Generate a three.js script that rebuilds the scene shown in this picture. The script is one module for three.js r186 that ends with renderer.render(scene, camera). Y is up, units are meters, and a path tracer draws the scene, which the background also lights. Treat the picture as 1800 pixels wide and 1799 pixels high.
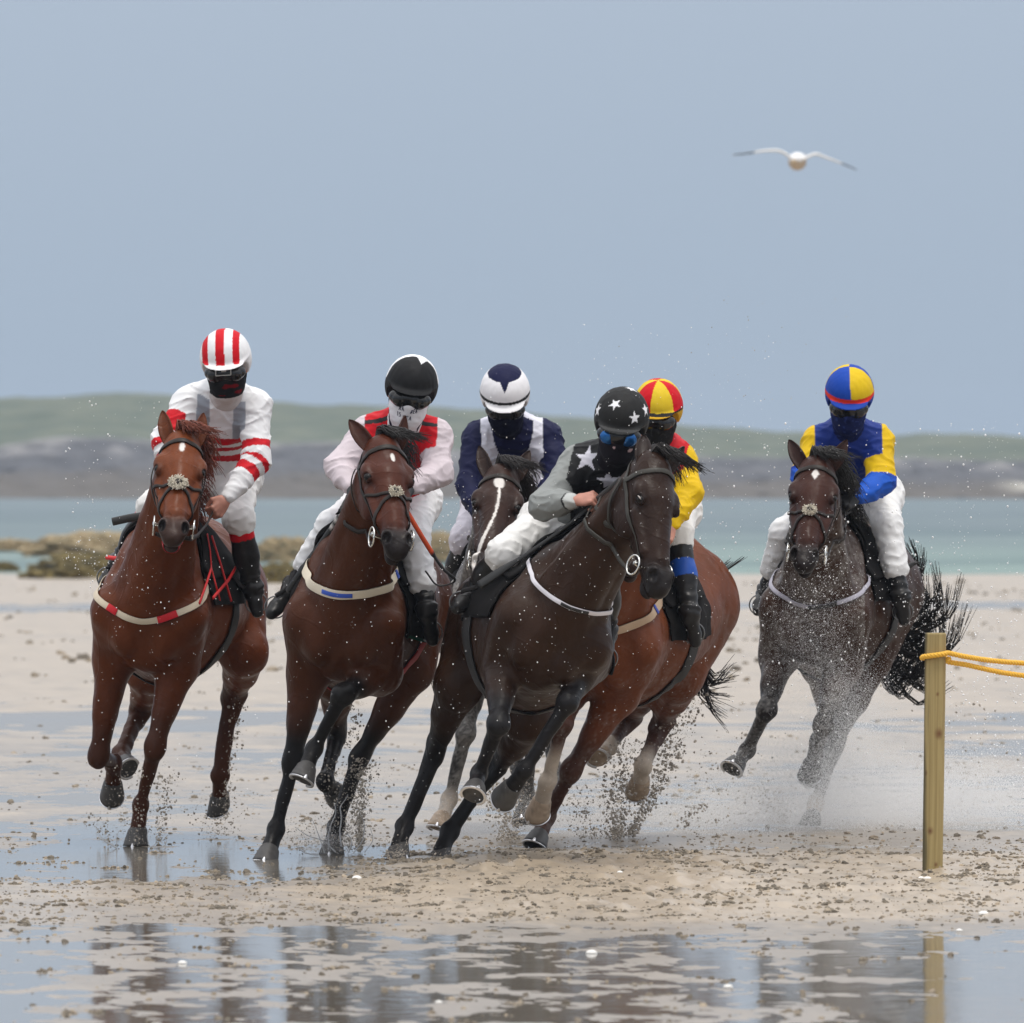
import * as THREE from 'three';
import { ImprovedNoise } from 'three/addons/math/ImprovedNoise.js';

// ───────────────────────── camera, sky, sun, exposure ─────────────────────────
const FPX = 18500, EYE = 1.7, HORIZON = 850;
const scene = new THREE.Scene();
const camera = new THREE.PerspectiveCamera(2 * Math.atan(900 / FPX) * 180 / Math.PI, 1, 1, 6000);
camera.position.set(0, EYE, 0);
camera.rotation.set(-Math.atan((900 - HORIZON) / FPX), 0, 0);
camera.focus = 47.6;
camera.userData.fStop = 9;

{ // overcast sky: brighter towards the zenith (a plain cloud-covered sky), blue-grey
  const mix = (a, b, t) => a + (b - a) * t, W = 256, H = 128, a = new Float32Array(W * H * 4);
  for (let j = 0; j < H; j++) {
    const el = ((j + 0.5) / H - 0.5) * Math.PI, s = Math.max(0, Math.sin(el));
    const k = (1 + 1.9 * s);
    const b = Math.exp(-s * 9);                       // thicker, slightly duller air at the horizon
    for (let i = 0; i < W; i++) {
      const o = (j * W + i) * 4;
      const g = Math.min(1, s * 2.2), c = [mix(0.43, 0.55, g), mix(0.50, 0.555, g), mix(0.615, 0.575, g)];      // whiter cloud overhead
      a[o] = (c[0] - 0.075 * b) * k; a[o + 1] = (c[1] - 0.055 * b) * k; a[o + 2] = (c[2] - 0.06 * b) * k; a[o + 3] = 1;
    }
  }
  const t = new THREE.DataTexture(a, W, H, THREE.RGBAFormat, THREE.FloatType);
  t.mapping = THREE.EquirectangularReflectionMapping; t.magFilter = t.minFilter = THREE.LinearFilter; t.needsUpdate = true;
  scene.background = t; scene.environment = t;
}
const sun = new THREE.DirectionalLight(new THREE.Color(1, 0.95, 0.87), 1.5);
sun.position.set(6, 40, -38); sun.target.position.set(0, 0, -50);
sun.castShadow = true; sun.shadow.radius = 26;
Object.assign(sun.shadow.camera, { left: -12, right: 12, top: 12, bottom: -12, near: 1, far: 120 });
scene.add(sun, sun.target);
const renderer = new THREE.WebGLRenderer({ antialias: true });
renderer.toneMapping = THREE.LinearToneMapping;
renderer.toneMappingExposure = 1.0;
renderer.shadowMap.enabled = true;
scene.fog = new THREE.FogExp2(new THREE.Color(0.62, 0.72, 0.86), 0.0002);

// ───────────────────────── helpers ─────────────────────────
const V = (x, y, z) => new THREE.Vector3(x, y, z);
const noise = new ImprovedNoise();
const N3 = (x, y, z) => noise.noise(x + 131.3, y + 57.1, z + 211.7);
const fbm = (x, y, z, o = 3) => { let s = 0, a = 1, t = 0; for (let i = 0; i < o; i++) { s += a * N3(x, y, z); t += a; x *= 2.03; y *= 2.03; z *= 2.03; a *= 0.5; } return s / t; };
const clamp = (x, a = 0, b = 1) => Math.min(b, Math.max(a, x));
const sstep = (a, b, x) => { const t = clamp((x - a) / (b - a)); return t * t * (3 - 2 * t); };
const mix = (a, b, t) => a + (b - a) * t;
function rng(seed) { let s = seed >>> 0; return () => { s = (s + 0x6D2B79F5) >>> 0; let t = s; t = Math.imul(t ^ (t >>> 15), t | 1); t ^= t + Math.imul(t ^ (t >>> 7), t | 61); return ((t ^ (t >>> 14)) >>> 0) / 4294967296; }; }
const hex = (h) => { const c = new THREE.Color(h); return [c.r, c.g, c.b]; };
const mix3 = (a, b, t) => [mix(a[0], b[0], t), mix(a[1], b[1], t), mix(a[2], b[2], t)];
// a point of the place: where the sight line through (px,py) of the photograph is d metres away
const P = (px, py, d) => V((px - 900) / FPX * d, EYE - (py - HORIZON) / FPX * d, -d);
const groundDepth = (py) => FPX * EYE / (py - HORIZON);
function reach(A, px, py, L, sg) {           // joint at bone length L from A, seen at (px,py)
  let d = -A.z;
  for (let i = 0; i < 8; i++) { const q = P(px, py, d); const p2 = (q.x - A.x) ** 2 + (q.y - A.y) ** 2; d = -A.z - sg * Math.sqrt(Math.max(0, L * L - p2)); }
  return P(px, py, d);                        // sg +1: nearer the camera, -1: farther
}
const lerpV = (a, b, t) => a.clone().lerp(b, t);
const used = {};
const numbered = (n) => { const k = used[n] = (used[n] ?? -1) + 1; return k ? `${n}_${String(k).padStart(3, '0')}` : n; };
function thing(name, label, category, group, kind) { const o = new THREE.Group(); o.name = numbered(name); o.userData = { label, category }; if (group) o.userData.group = group; if (kind) o.userData.kind = kind; scene.add(o); return o; }
function addMesh(name, geo, mat, parent, label) { const m = new THREE.Mesh(geo, mat); m.name = parent === scene ? numbered(name) : name; m.castShadow = m.receiveShadow = true; if (label) m.userData.label = label; parent.add(m); return m; }
const structure = (name, geo, mat, label, category) => { const m = addMesh(name, geo, mat, scene); m.userData = { kind: 'structure', label, category }; return m; };

// mesh collector
class G {
  constructor() { this.p = []; this.i = []; this.c = []; this.color = [1, 1, 1]; }
  v(p, c) { const k = c || this.color; this.p.push(p.x, p.y, p.z); this.c.push(k[0], k[1], k[2]); return this.p.length / 3 - 1; }
  tube(pts, rad, sides = 6, flat = 1, side = null) {          // rad: number or function of t
    const n = pts.length, rings = []; let nx = null;
    for (let k = 0; k < n; k++) {
      const t = pts[Math.min(n - 1, k + 1)].clone().sub(pts[Math.max(0, k - 1)]).normalize();
      if (!nx) { nx = side ? side.clone() : (Math.abs(t.y) > 0.9 ? V(1, 0, 0) : V(0, 1, 0)); }
      nx.addScaledVector(t, -nx.dot(t)).normalize(); const by = t.clone().cross(nx);
      const r = typeof rad === 'function' ? rad(k / (n - 1)) : rad, ring = [];
      for (let s = 0; s < sides; s++) { const a = s / sides * 2 * Math.PI; ring.push(this.v(pts[k].clone().addScaledVector(nx, Math.cos(a) * r).addScaledVector(by, Math.sin(a) * r * flat))); }
      rings.push(ring);
    }
    for (let k = 0; k + 1 < n; k++) for (let s = 0; s < sides; s++) { const a = rings[k][s], b = rings[k][(s + 1) % sides], c = rings[k + 1][s], d = rings[k + 1][(s + 1) % sides]; this.i.push(a, b, c, b, d, c); }
    for (const [ring, rev] of [[rings[0], 1], [rings[n - 1], 0]]) for (let s = 1; s + 1 < sides; s++) rev ? this.i.push(ring[0], ring[s + 1], ring[s]) : this.i.push(ring[0], ring[s], ring[s + 1]);
    return this;
  }
  ribbon(pts, nrm, w, th) {                                   // strap lying on a surface
    const n = pts.length, rings = [];
    for (let k = 0; k < n; k++) {
      const t = pts[Math.min(n - 1, k + 1)].clone().sub(pts[Math.max(0, k - 1)]).normalize(), N = nrm[k].clone().addScaledVector(t, -nrm[k].dot(t)).normalize(), s = t.clone().cross(N);
      const wk = typeof w === 'function' ? w(k / (n - 1)) : w;
      rings.push([[-0.5, 0], [-0.42, 1], [0.42, 1], [0.5, 0]].map(([a, b]) => this.v(pts[k].clone().addScaledVector(s, a * wk).addScaledVector(N, b * th))));
    }
    for (let k = 0; k + 1 < n; k++) for (let s = 0; s < 4; s++) { const a = rings[k][s], b = rings[k][(s + 1) % 4], c = rings[k + 1][s], d = rings[k + 1][(s + 1) % 4]; this.i.push(a, b, c, b, d, c); }
    const e = rings[n - 1], b = rings[0]; this.i.push(b[0], b[2], b[1], b[0], b[3], b[2], e[0], e[1], e[2], e[0], e[2], e[3]);
    return this;
  }
  loft(rings, cap0 = true, cap1 = true) {
    const id = rings.map(r => r.map(p => this.v(p))), m = rings[0].length;
    for (let k = 0; k + 1 < id.length; k++) for (let s = 0; s < m; s++) { const a = id[k][s], b = id[k][(s + 1) % m], c = id[k + 1][s], d = id[k + 1][(s + 1) % m]; this.i.push(a, b, c, b, d, c); }
    const cap = (r, rev) => { const c = r.reduce((q, p) => q.add(p), V(0, 0, 0)).divideScalar(m), ci = this.v(c), ids = r.map(p => this.v(p)); for (let s = 0; s < m; s++) rev ? this.i.push(ci, ids[(s + 1) % m], ids[s]) : this.i.push(ci, ids[s], ids[(s + 1) % m]); };
    if (cap0) cap(rings[0], true); if (cap1) cap(rings[rings.length - 1], false);
    return this;
  }
  geo() {
    const g = new THREE.BufferGeometry();
    g.setAttribute('position', new THREE.Float32BufferAttribute(this.p, 3)); g.setAttribute('color', new THREE.Float32BufferAttribute(this.c, 3));
    g.setIndex(this.i); g.computeVertexNormals(); return g;
  }
}
const spline = (pts, n) => new THREE.CatmullRomCurve3(pts).getPoints(n);
const mat = (c, rough = 0.6, o = {}) => new THREE.MeshPhysicalMaterial({ color: Array.isArray(c) ? new THREE.Color(...c) : c, roughness: rough, ...o });
const vmat = (rough, o = {}) => new THREE.MeshPhysicalMaterial({ color: 0xffffff, vertexColors: true, roughness: rough, ...o });

// ───────────────────────── distance fields ─────────────────────────
function cone(a, b, r1, r2, k = 0.04, col = 0, o = {}) {
  const bx = b.x - a.x, by = b.y - a.y, bz = b.z - a.z, l2 = bx * bx + by * by + bz * bz || 1e-9, rr = r1 - r2;
  return { T: 0, ax: a.x, ay: a.y, az: a.z, bx, by, bz, l2, rr, a2: l2 - rr * rr, il2: 1 / l2, r1, r2, k, col, fl: o.flat ? [o.flat[0].x, o.flat[0].y, o.flat[0].z, 1 / o.flat[1] - 1, Math.min(1, o.flat[1])] : null, carve: o.carve, bone: o.bone, id: 0 };
}
function ell(c, X, Y, Z, rx, ry, rz, k = 0.03, col = 0, o = {}) {
  return { T: 1, ax: c.x, ay: c.y, az: c.z, X, Y, Z, rx, ry, rz, k, col, carve: o.carve, bone: o.bone };
}
function dist(q, x, y, z) {
  let px = x - q.ax, py = y - q.ay, pz = z - q.az;
  if (q.T === 1) {
    const u = (px * q.X.x + py * q.X.y + pz * q.X.z), v = (px * q.Y.x + py * q.Y.y + pz * q.Y.z), w = (px * q.Z.x + py * q.Z.y + pz * q.Z.z);
    const a = u / q.rx, b = v / q.ry, c = w / q.rz, k0 = Math.sqrt(a * a + b * b + c * c);
    const d = a / q.rx, e = b / q.ry, f = c / q.rz, k1 = Math.sqrt(d * d + e * e + f * f);
    return k1 < 1e-9 ? -Math.min(q.rx, q.ry, q.rz) : k0 * (k0 - 1) / k1;
  }
  let m = 1;
  if (q.fl) { const f = q.fl, s = (px * f[0] + py * f[1] + pz * f[2]) * f[3]; px += f[0] * s; py += f[1] * s; pz += f[2] * s; m = f[4]; }
  const yy = px * q.bx + py * q.by + pz * q.bz, zz = yy - q.l2;
  const cx = px * q.l2 - q.bx * yy, cy = py * q.l2 - q.by * yy, cz = pz * q.l2 - q.bz * yy;
  const x2 = cx * cx + cy * cy + cz * cz, y2 = yy * yy * q.l2, z2 = zz * zz * q.l2, kk = Math.sign(q.rr) * q.rr * q.rr * x2;
  if (Math.sign(zz) * q.a2 * z2 > kk) return (Math.sqrt(x2 + z2) * q.il2 - q.r2) * m;
  if (Math.sign(yy) * q.a2 * y2 < kk) return (Math.sqrt(x2 + y2) * q.il2 - q.r1) * m;
  return ((Math.sqrt(x2 * q.a2 * q.il2) + yy * q.rr) * q.il2 - q.r1) * m;
}
class Field {
  constructor(prims, disp, clip) { this.all = prims; this.act = prims; this.disp = disp; this.clip = clip; this.add = prims.filter(q => !q.carve); this.sub = prims.filter(q => q.carve); this.aA = this.add; this.aS = this.sub; }
  cull(x, y, z, h) {
    let m = 1e9; const D = this.add.map(q => { const d = dist(q, x, y, z); if (d < m) m = d; return d; });
    this.aA = this.add.filter((q, i) => D[i] < m + 2.6 * h + q.k + 0.06);
    this.aS = this.sub.filter(q => dist(q, x, y, z) < h * 1.5 + 0.05);
  }
  reset() { this.aA = this.add; this.aS = this.sub; }
  ev(x, y, z) {
    let d = 1e3; const A = this.aA;
    for (let i = 0; i < A.length; i++) { const q = A[i], e = dist(q, x, y, z), k = q.k, h = k - Math.abs(d - e); d = (e < d ? e : d) - (h > 0 ? h * h / k * 0.25 : 0); }
    const S = this.aS;
    for (let i = 0; i < S.length; i++) { const q = S[i], e = -dist(q, x, y, z), k = q.k, h = k - Math.abs(d - e); d = (e > d ? e : d) + (h > 0 ? h * h / k * 0.25 : 0); }
    if (this.disp && d < 0.12 && d > -0.12) d += this.disp(x, y, z);
    if (this.clip) d = this.clip(d, x, y, z);
    return d;
  }
  at(p) { return this.ev(p.x, p.y, p.z); }
  grad(p, e = 0.004) { return V(this.ev(p.x + e, p.y, p.z) - this.ev(p.x - e, p.y, p.z), this.ev(p.x, p.y + e, p.z) - this.ev(p.x, p.y - e, p.z), this.ev(p.x, p.y, p.z + e) - this.ev(p.x, p.y, p.z - e)).normalize(); }
  snap(p, off = 0) { const q = p.clone(); let n = V(0, 0, 1); for (let i = 0; i < 6; i++) { n = this.grad(q); q.addScaledVector(n, off - this.at(q)); } return [q, n]; }
  march(o, dir, far, off = 0) {                               // from far outside inwards
    let t = far; for (let i = 0; i < 60; i++) { const q = o.clone().addScaledVector(dir, t), d = this.at(q) - off; if (d < 0.0008) break; t -= Math.max(0.0008, d * 0.85); if (t < 0) { t = 0; break; } }
    const q = o.clone().addScaledVector(dir, t); return [q, this.grad(q)];
  }
}
function bounds(prims, pad = 0.03) {
  const lo = V(1e9, 1e9, 1e9), hi = V(-1e9, -1e9, -1e9);
  for (const q of prims) { if (q.carve) continue; if (q.T === 1) { const r = Math.max(q.rx, q.ry, q.rz); lo.min(V(q.ax - r, q.ay - r, q.az - r)); hi.max(V(q.ax + r, q.ay + r, q.az + r)); } else { const r = Math.max(q.r1, q.r2) * 1.05; for (const s of [0, 1]) { const x = q.ax + q.bx * s, y = q.ay + q.by * s, z = q.az + q.bz * s; lo.min(V(x - r, y - r, z - r)); hi.max(V(x + r, y + r, z + r)); } } }
  return [lo.subScalar(pad), hi.addScalar(pad)];
}
function surfaceNet(F, [lo, hi], cell, colorFn, out = null) {
  const nx = Math.ceil((hi.x - lo.x) / cell) + 2, ny = Math.ceil((hi.y - lo.y) / cell) + 2, nz = Math.ceil((hi.z - lo.z) / cell) + 2, nxy = nx * ny;
  const val = new Float32Array(nxy * nz).fill(1e3), vid = new Int32Array(nxy * nz).fill(-1), B = 8, hd = B * cell * 0.87, blocks = [];
  for (let bz = 0; bz < nz; bz += B) for (let by = 0; by < ny; by += B) for (let bx = 0; bx < nx; bx += B) {
    const cx = lo.x + (bx + 3.5) * cell, cy = lo.y + (by + 3.5) * cell, cz = lo.z + (bz + 3.5) * cell;
    F.reset(); const d = F.ev(cx, cy, cz); if (Math.abs(d) > hd * 1.35 + 2.5 * cell + 0.012) continue;
    F.cull(cx, cy, cz, hd); blocks.push([bx, by, bz]);
    const x1 = Math.min(nx, bx + B), y1 = Math.min(ny, by + B), z1 = Math.min(nz, bz + B);
    for (let k = bz; k < z1; k++) for (let j = by; j < y1; j++) for (let i = bx; i < x1; i++) val[k * nxy + j * nx + i] = F.ev(lo.x + i * cell, lo.y + j * cell, lo.z + k * cell);
  }
  F.reset();
  const pos = out ? out.pos : [], idx = out ? out.idx : [], col = out ? out.col : []; const offs = [0, 1, nx, nx + 1, nxy, nxy + 1, nxy + nx, nxy + nx + 1];
  const EDG = [[0, 1], [2, 3], [4, 5], [6, 7], [0, 2], [1, 3], [4, 6], [5, 7], [0, 4], [1, 5], [2, 6], [3, 7]], cells = [];
  for (const [bx, by, bz] of blocks) for (let k = bz; k < Math.min(nz - 1, bz + B); k++) for (let j = by; j < Math.min(ny - 1, by + B); j++) for (let i = bx; i < Math.min(nx - 1, bx + B); i++) {
    const o = k * nxy + j * nx + i; let mask = 0, bad = false;
    for (let c = 0; c < 8; c++) { const v = val[o + offs[c]]; if (v > 900) { bad = true; break; } if (v < 0) mask |= 1 << c; }
    if (bad || mask === 0 || mask === 255) continue;
    let sx = 0, sy = 0, sz = 0, n = 0;
    for (let e = 0; e < 12; e++) { const [a, b] = EDG[e]; if (((mask >> a) & 1) === ((mask >> b) & 1)) continue; const va = val[o + offs[a]], vb = val[o + offs[b]], t = va / (va - vb); sx += (a & 1) + ((b & 1) - (a & 1)) * t; sy += ((a >> 1) & 1) + (((b >> 1) & 1) - ((a >> 1) & 1)) * t; sz += ((a >> 2) & 1) + (((b >> 2) & 1) - ((a >> 2) & 1)) * t; n++; }
    vid[o] = pos.length / 3; pos.push(lo.x + (i + sx / n) * cell, lo.y + (j + sy / n) * cell, lo.z + (k + sz / n) * cell); cells.push(o);
  }
  for (const o of cells) {
    for (let ax = 0; ax < 3; ax++) {
      const da = [1, nx, nxy][ax], db = [nx, nxy, 1][ax], dc = [nxy, 1, nx][ax], v0 = val[o], v1 = val[o + da];
      if ((v0 < 0) === (v1 < 0)) continue;
      const a = vid[o], b = vid[o - db], c = vid[o - db - dc], d = vid[o - dc]; if (a < 0 || b < 0 || c < 0 || d < 0 || o - db - dc < 0) continue;
      if (v0 < 0) idx.push(a, b, c, a, c, d); else idx.push(a, c, b, a, d, c);
    }
  }
  for (let q = col.length / 3; q < pos.length / 3; q++) { const c = colorFn ? colorFn(pos[3 * q], pos[3 * q + 1], pos[3 * q + 2]) : [1, 1, 1]; col.push(c[0], c[1], c[2]); }
  return { pos, idx, col };
}
function toGeo(m) {
  const g = new THREE.BufferGeometry(); g.setAttribute('position', new THREE.Float32BufferAttribute(m.pos, 3)); g.setAttribute('color', new THREE.Float32BufferAttribute(m.col, 3)); g.setIndex(m.idx); g.computeVertexNormals();
  return g;
}
console.log('lib ready');
// ───────────────────────── the setting: beach, film of water, sea, island ─────────────────────────
const SHORE = 197;
function sandHeight(x, d) {                      // metres; pools lie where this is below 0
  const yb = HORIZON + FPX * EYE / d;
  const lumps = fbm(x * 4.2, d * 1.9, 3.1, 3), big = fbm(x * 0.9, d * 0.35, 7.7, 3), fine = fbm(x * 17, d * 8.5, 1.3, 2);
  let b, amp;
  const xl = x / 2.4;                           // about -1..1 across the picture
  if (yb > 1300) {
    const clod = sstep(1485, 1525, yb) * (1 - sstep(1590, 1650, yb)), right = sstep(-0.45, 0.05, xl + 0.25 * big), left = 1 - right;
    b = 0.02 + 0.25 * big;
    b += clod * (right * 1.05 + left * 0.55 * sstep(1545, 1575, yb));
    b += (1 - sstep(1475, 1500, yb)) * (0.22 + 1.0 * big) - 0.35 * left * sstep(1470, 1500, yb) * (1 - sstep(1535, 1560, yb));
    b -= sstep(1640, 1700, yb) * (0.30 * sstep(0.35, 0.75, xl) + 0.22 * sstep(-0.60, -0.85, xl));
    b -= sstep(1600, 1640, yb) * 0.06;
    amp = 0.010 + 0.012 * clod * right;
    const pit = Math.max(0, N3(x * 7.5, d * 3.1, 9.4) - 0.18);
    return amp * (b + lumps * 0.95 + fine * 0.34) + clod * right * (0.045 * pit + 0.006 * Math.max(0, fine)) + (b > -0.1 ? 0.012 * Math.max(0, pit - 0.15) : 0);
  }
  const streak = fbm(x * 0.11, d * 0.085, 21.3, 3), rough = fbm(x * 1.7, d * 0.8, 4.4, 3);
  const near = sstep(1180, 1300, yb);
  b = 0.36 - 0.24 * near + 1.35 * streak;
  if (yb < 1175) b += 0.25;
  b -= 0.75 * Math.exp(-(((yb - 1066) / 9) ** 2)) * sstep(-0.3, 0.1, 0.4 + streak);      // the long pools across the beach
  b -= 0.6 * Math.exp(-(((yb - 1120) / 6) ** 2)) * sstep(-0.2, 0.2, streak + 0.1);
  const h = 0.014 * b + 0.012 * rough + 0.05 * Math.max(0, N3(x * 1.6, d * 0.5, 33.3) - 0.3);
  return mix(h, -0.25, sstep(SHORE - 2, SHORE + 8, d + 2.5 * N3(x * 0.12, 3.3, 1.1)));
}
const SAND_DRY = [0.385, 0.312, 0.228], SAND_WET = [0.27, 0.232, 0.19], SAND_DARK = [0.135, 0.115, 0.088];
function sandColor(x, d, h) {
  const g = fbm(x * 30, d * 14, 5.5, 2), m = fbm(x * 2.2, d * 1.1, 8.8, 3), w = fbm(x * 0.3, d * 0.2, 2.2, 2);
  let c = mix3(SAND_WET, SAND_DRY, sstep(0.0, 0.016, h + 0.007 * m + 0.004 * g + 0.010 * sstep(56, 90, d)));
  const k = sstep(0.16, 0.5, fbm(x * 9, d * 4.1, 14.4, 3) + 0.25 * g);
  c = mix3(c, SAND_DARK, 0.75 * k);
  const t = 1 + 0.22 * g + 0.14 * m + 0.10 * w;
  return [c[0] * t, c[1] * t, c[2] * t];
}
{
  const pos = [], col = [], idx = [];
  const patch = (x0, x1, nx, d0, d1, nd) => {
    const o = pos.length / 3;
    for (let j = 0; j <= nd; j++) for (let i = 0; i <= nx; i++) {
      const x = mix(x0, x1, i / nx), d = mix(d0, d1, j / nd), h = d < 20 ? 0.006 : sandHeight(x, d), c = sandColor(x, d, h);
      pos.push(x, h, -d); col.push(...c);
    }
    for (let j = 0; j < nd; j++) for (let i = 0; i < nx; i++) { const a = o + j * (nx + 1) + i, b = a + 1, c = a + nx + 1, e = c + 1; idx.push(a, b, c, b, e, c); }
  };
  patch(-4.4, 4.4, 420, 28, 64, 620);
  patch(-14, 14, 250, 64, 212, 400);
  patch(-14, -4.4, 60, 28, 64, 60); patch(4.4, 14, 60, 28, 64, 60);
  patch(-160, -14, 60, 28, 212, 60); patch(14, 160, 60, 28, 212, 60);
  patch(-160, 160, 40, -40, 28, 24);
  const g = new THREE.BufferGeometry(); g.setAttribute('position', new THREE.Float32BufferAttribute(pos, 3)); g.setAttribute('color', new THREE.Float32BufferAttribute(col, 3)); g.setIndex(idx); g.computeVertexNormals();
  structure('beach', g, vmat(0.34), 'wide wet sand beach with kicked up clods and pools', 'beach');
}
{ // film of water standing in the hollows of the sand
  const nT = 512, a = new Uint8Array(nT * nT * 4);
  for (let j = 0; j < nT; j++) for (let i = 0; i < nT; i++) {
    const u = i / nT * 2 * Math.PI, v = j / nT * 2 * Math.PI, f = 3.2;
    const n = 0.5 + 0.28 * N3(Math.cos(u) * f, Math.sin(u) * f + Math.cos(v) * f * 2.0, Math.sin(v) * f * 2.0) + 0.12 * N3(Math.cos(u) * 9, Math.sin(u) * 9 + Math.cos(v) * 16, Math.sin(v) * 16);
    const o = (j * nT + i) * 4; a[o] = a[o + 1] = a[o + 2] = clamp(n) * 255; a[o + 3] = 255;
  }
  const t = new THREE.DataTexture(a, nT, nT); t.wrapS = t.wrapT = THREE.RepeatWrapping; t.magFilter = t.minFilter = THREE.LinearFilter; t.needsUpdate = true;
  // stillness: mirror smooth in the near pools, ruffled by the wind farther out, in patches
  const rT = 1024, ra = new Uint8Array(256 * rT * 4);
  for (let j = 0; j < rT; j++) for (let i = 0; i < 256; i++) { const d = -40 + 230 * (j + 0.5) / rT, u = i / 256 * 2 * Math.PI, n = N3(Math.cos(u) * 1.6, Math.sin(u) * 1.6, d * 0.45) + 0.5 * N3(Math.cos(u) * 4, Math.sin(u) * 4, d * 1.3); const v = clamp(mix(0.07, 0.19, sstep(47, 60, d + 4 * n)) + 0.03 * n, 0.05, 0.3) * 255, o = (j * 256 + i) * 4; ra[o] = ra[o + 1] = ra[o + 2] = v; ra[o + 3] = 255; }
  const rt = new THREE.DataTexture(ra, 256, rT); rt.wrapS = rt.wrapT = THREE.RepeatWrapping; rt.magFilter = rt.minFilter = THREE.LinearFilter; rt.needsUpdate = true; rt.repeat.set(3 / 9, 3 / 230);
  const g = new THREE.BufferGeometry(), X = 160;
  g.setAttribute('position', new THREE.Float32BufferAttribute([-X, 0, 40, X, 0, 40, X, 0, -190, -X, 0, -190], 3)); g.setAttribute('uv', new THREE.Float32BufferAttribute([0, 0, 2 * X / 3, 0, 2 * X / 3, 230 / 3, 0, 230 / 3], 2)); g.setAttribute('normal', new THREE.Float32BufferAttribute([0, 1, 0, 0, 1, 0, 0, 1, 0, 0, 1, 0], 3)); g.setIndex([0, 1, 2, 0, 2, 3]);
  structure('water_film', g, new THREE.MeshPhysicalMaterial({ color: new THREE.Color(0.20, 0.18, 0.15), roughness: 1, roughnessMap: rt, ior: 1.33, bumpMap: t, bumpScale: 0.0016 }), 'shallow water lying in the hollows of the sand', 'water');
}
{ // sea
  const pos = [], col = [], idx = [], nx = 200, nz = 320;
  for (let j = 0; j <= nz; j++) for (let i = 0; i <= nx; i++) {
    const t = j / nz, d = 192 + (1240 - 192) * t * t * (0.35 + 0.65 * t), w = mix(400, 1500, t), sx = i / nx * 2 - 1, x = Math.sign(sx) * Math.pow(Math.abs(sx), 2.6) * w;
    const s = N3(x * 0.35, d * 0.16, 2) * 0.07 + N3(x * 1.1, d * 0.35, 5) * 0.03;
    pos.push(x, -0.05 + s * sstep(200, 225, d), -d);
    const k = sstep(205, 420, d), n = fbm(x * 0.05, d * 0.012, 6, 3);
    let c = mix3([0.175, 0.245, 0.225], [0.115, 0.155, 0.17], clamp(k + 0.5 * n));
    c = mix3(c, [0.05, 0.095, 0.11], 0.5 * sstep(0.1, 0.4, fbm(x * 0.03, d * 0.02, 16, 2)));
    col.push(...c);
  }
  for (let j = 0; j < nz; j++) for (let i = 0; i < nx; i++) { const a = j * (nx + 1) + i, b = a + 1, c = a + nx + 1, e = c + 1; idx.push(a, b, c, b, e, c); }
  const g = new THREE.BufferGeometry(); g.setAttribute('position', new THREE.Float32BufferAttribute(pos, 3)); g.setAttribute('color', new THREE.Float32BufferAttribute(col, 3)); g.setIndex(idx); g.computeVertexNormals();
  structure('sea', g, vmat(0.55, { ior: 1.33, specularIntensity: 0.8 }), 'calm blue green sea between beach and island', 'sea');
}
const interp = (tab, x) => { for (let i = 1; i < tab.length; i++) if (x <= tab[i][0]) { const [a, b] = [tab[i - 1], tab[i]]; return mix(a[1], b[1], sstep(a[0], b[0], x)); } return tab[tab.length - 1][1]; };
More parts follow.
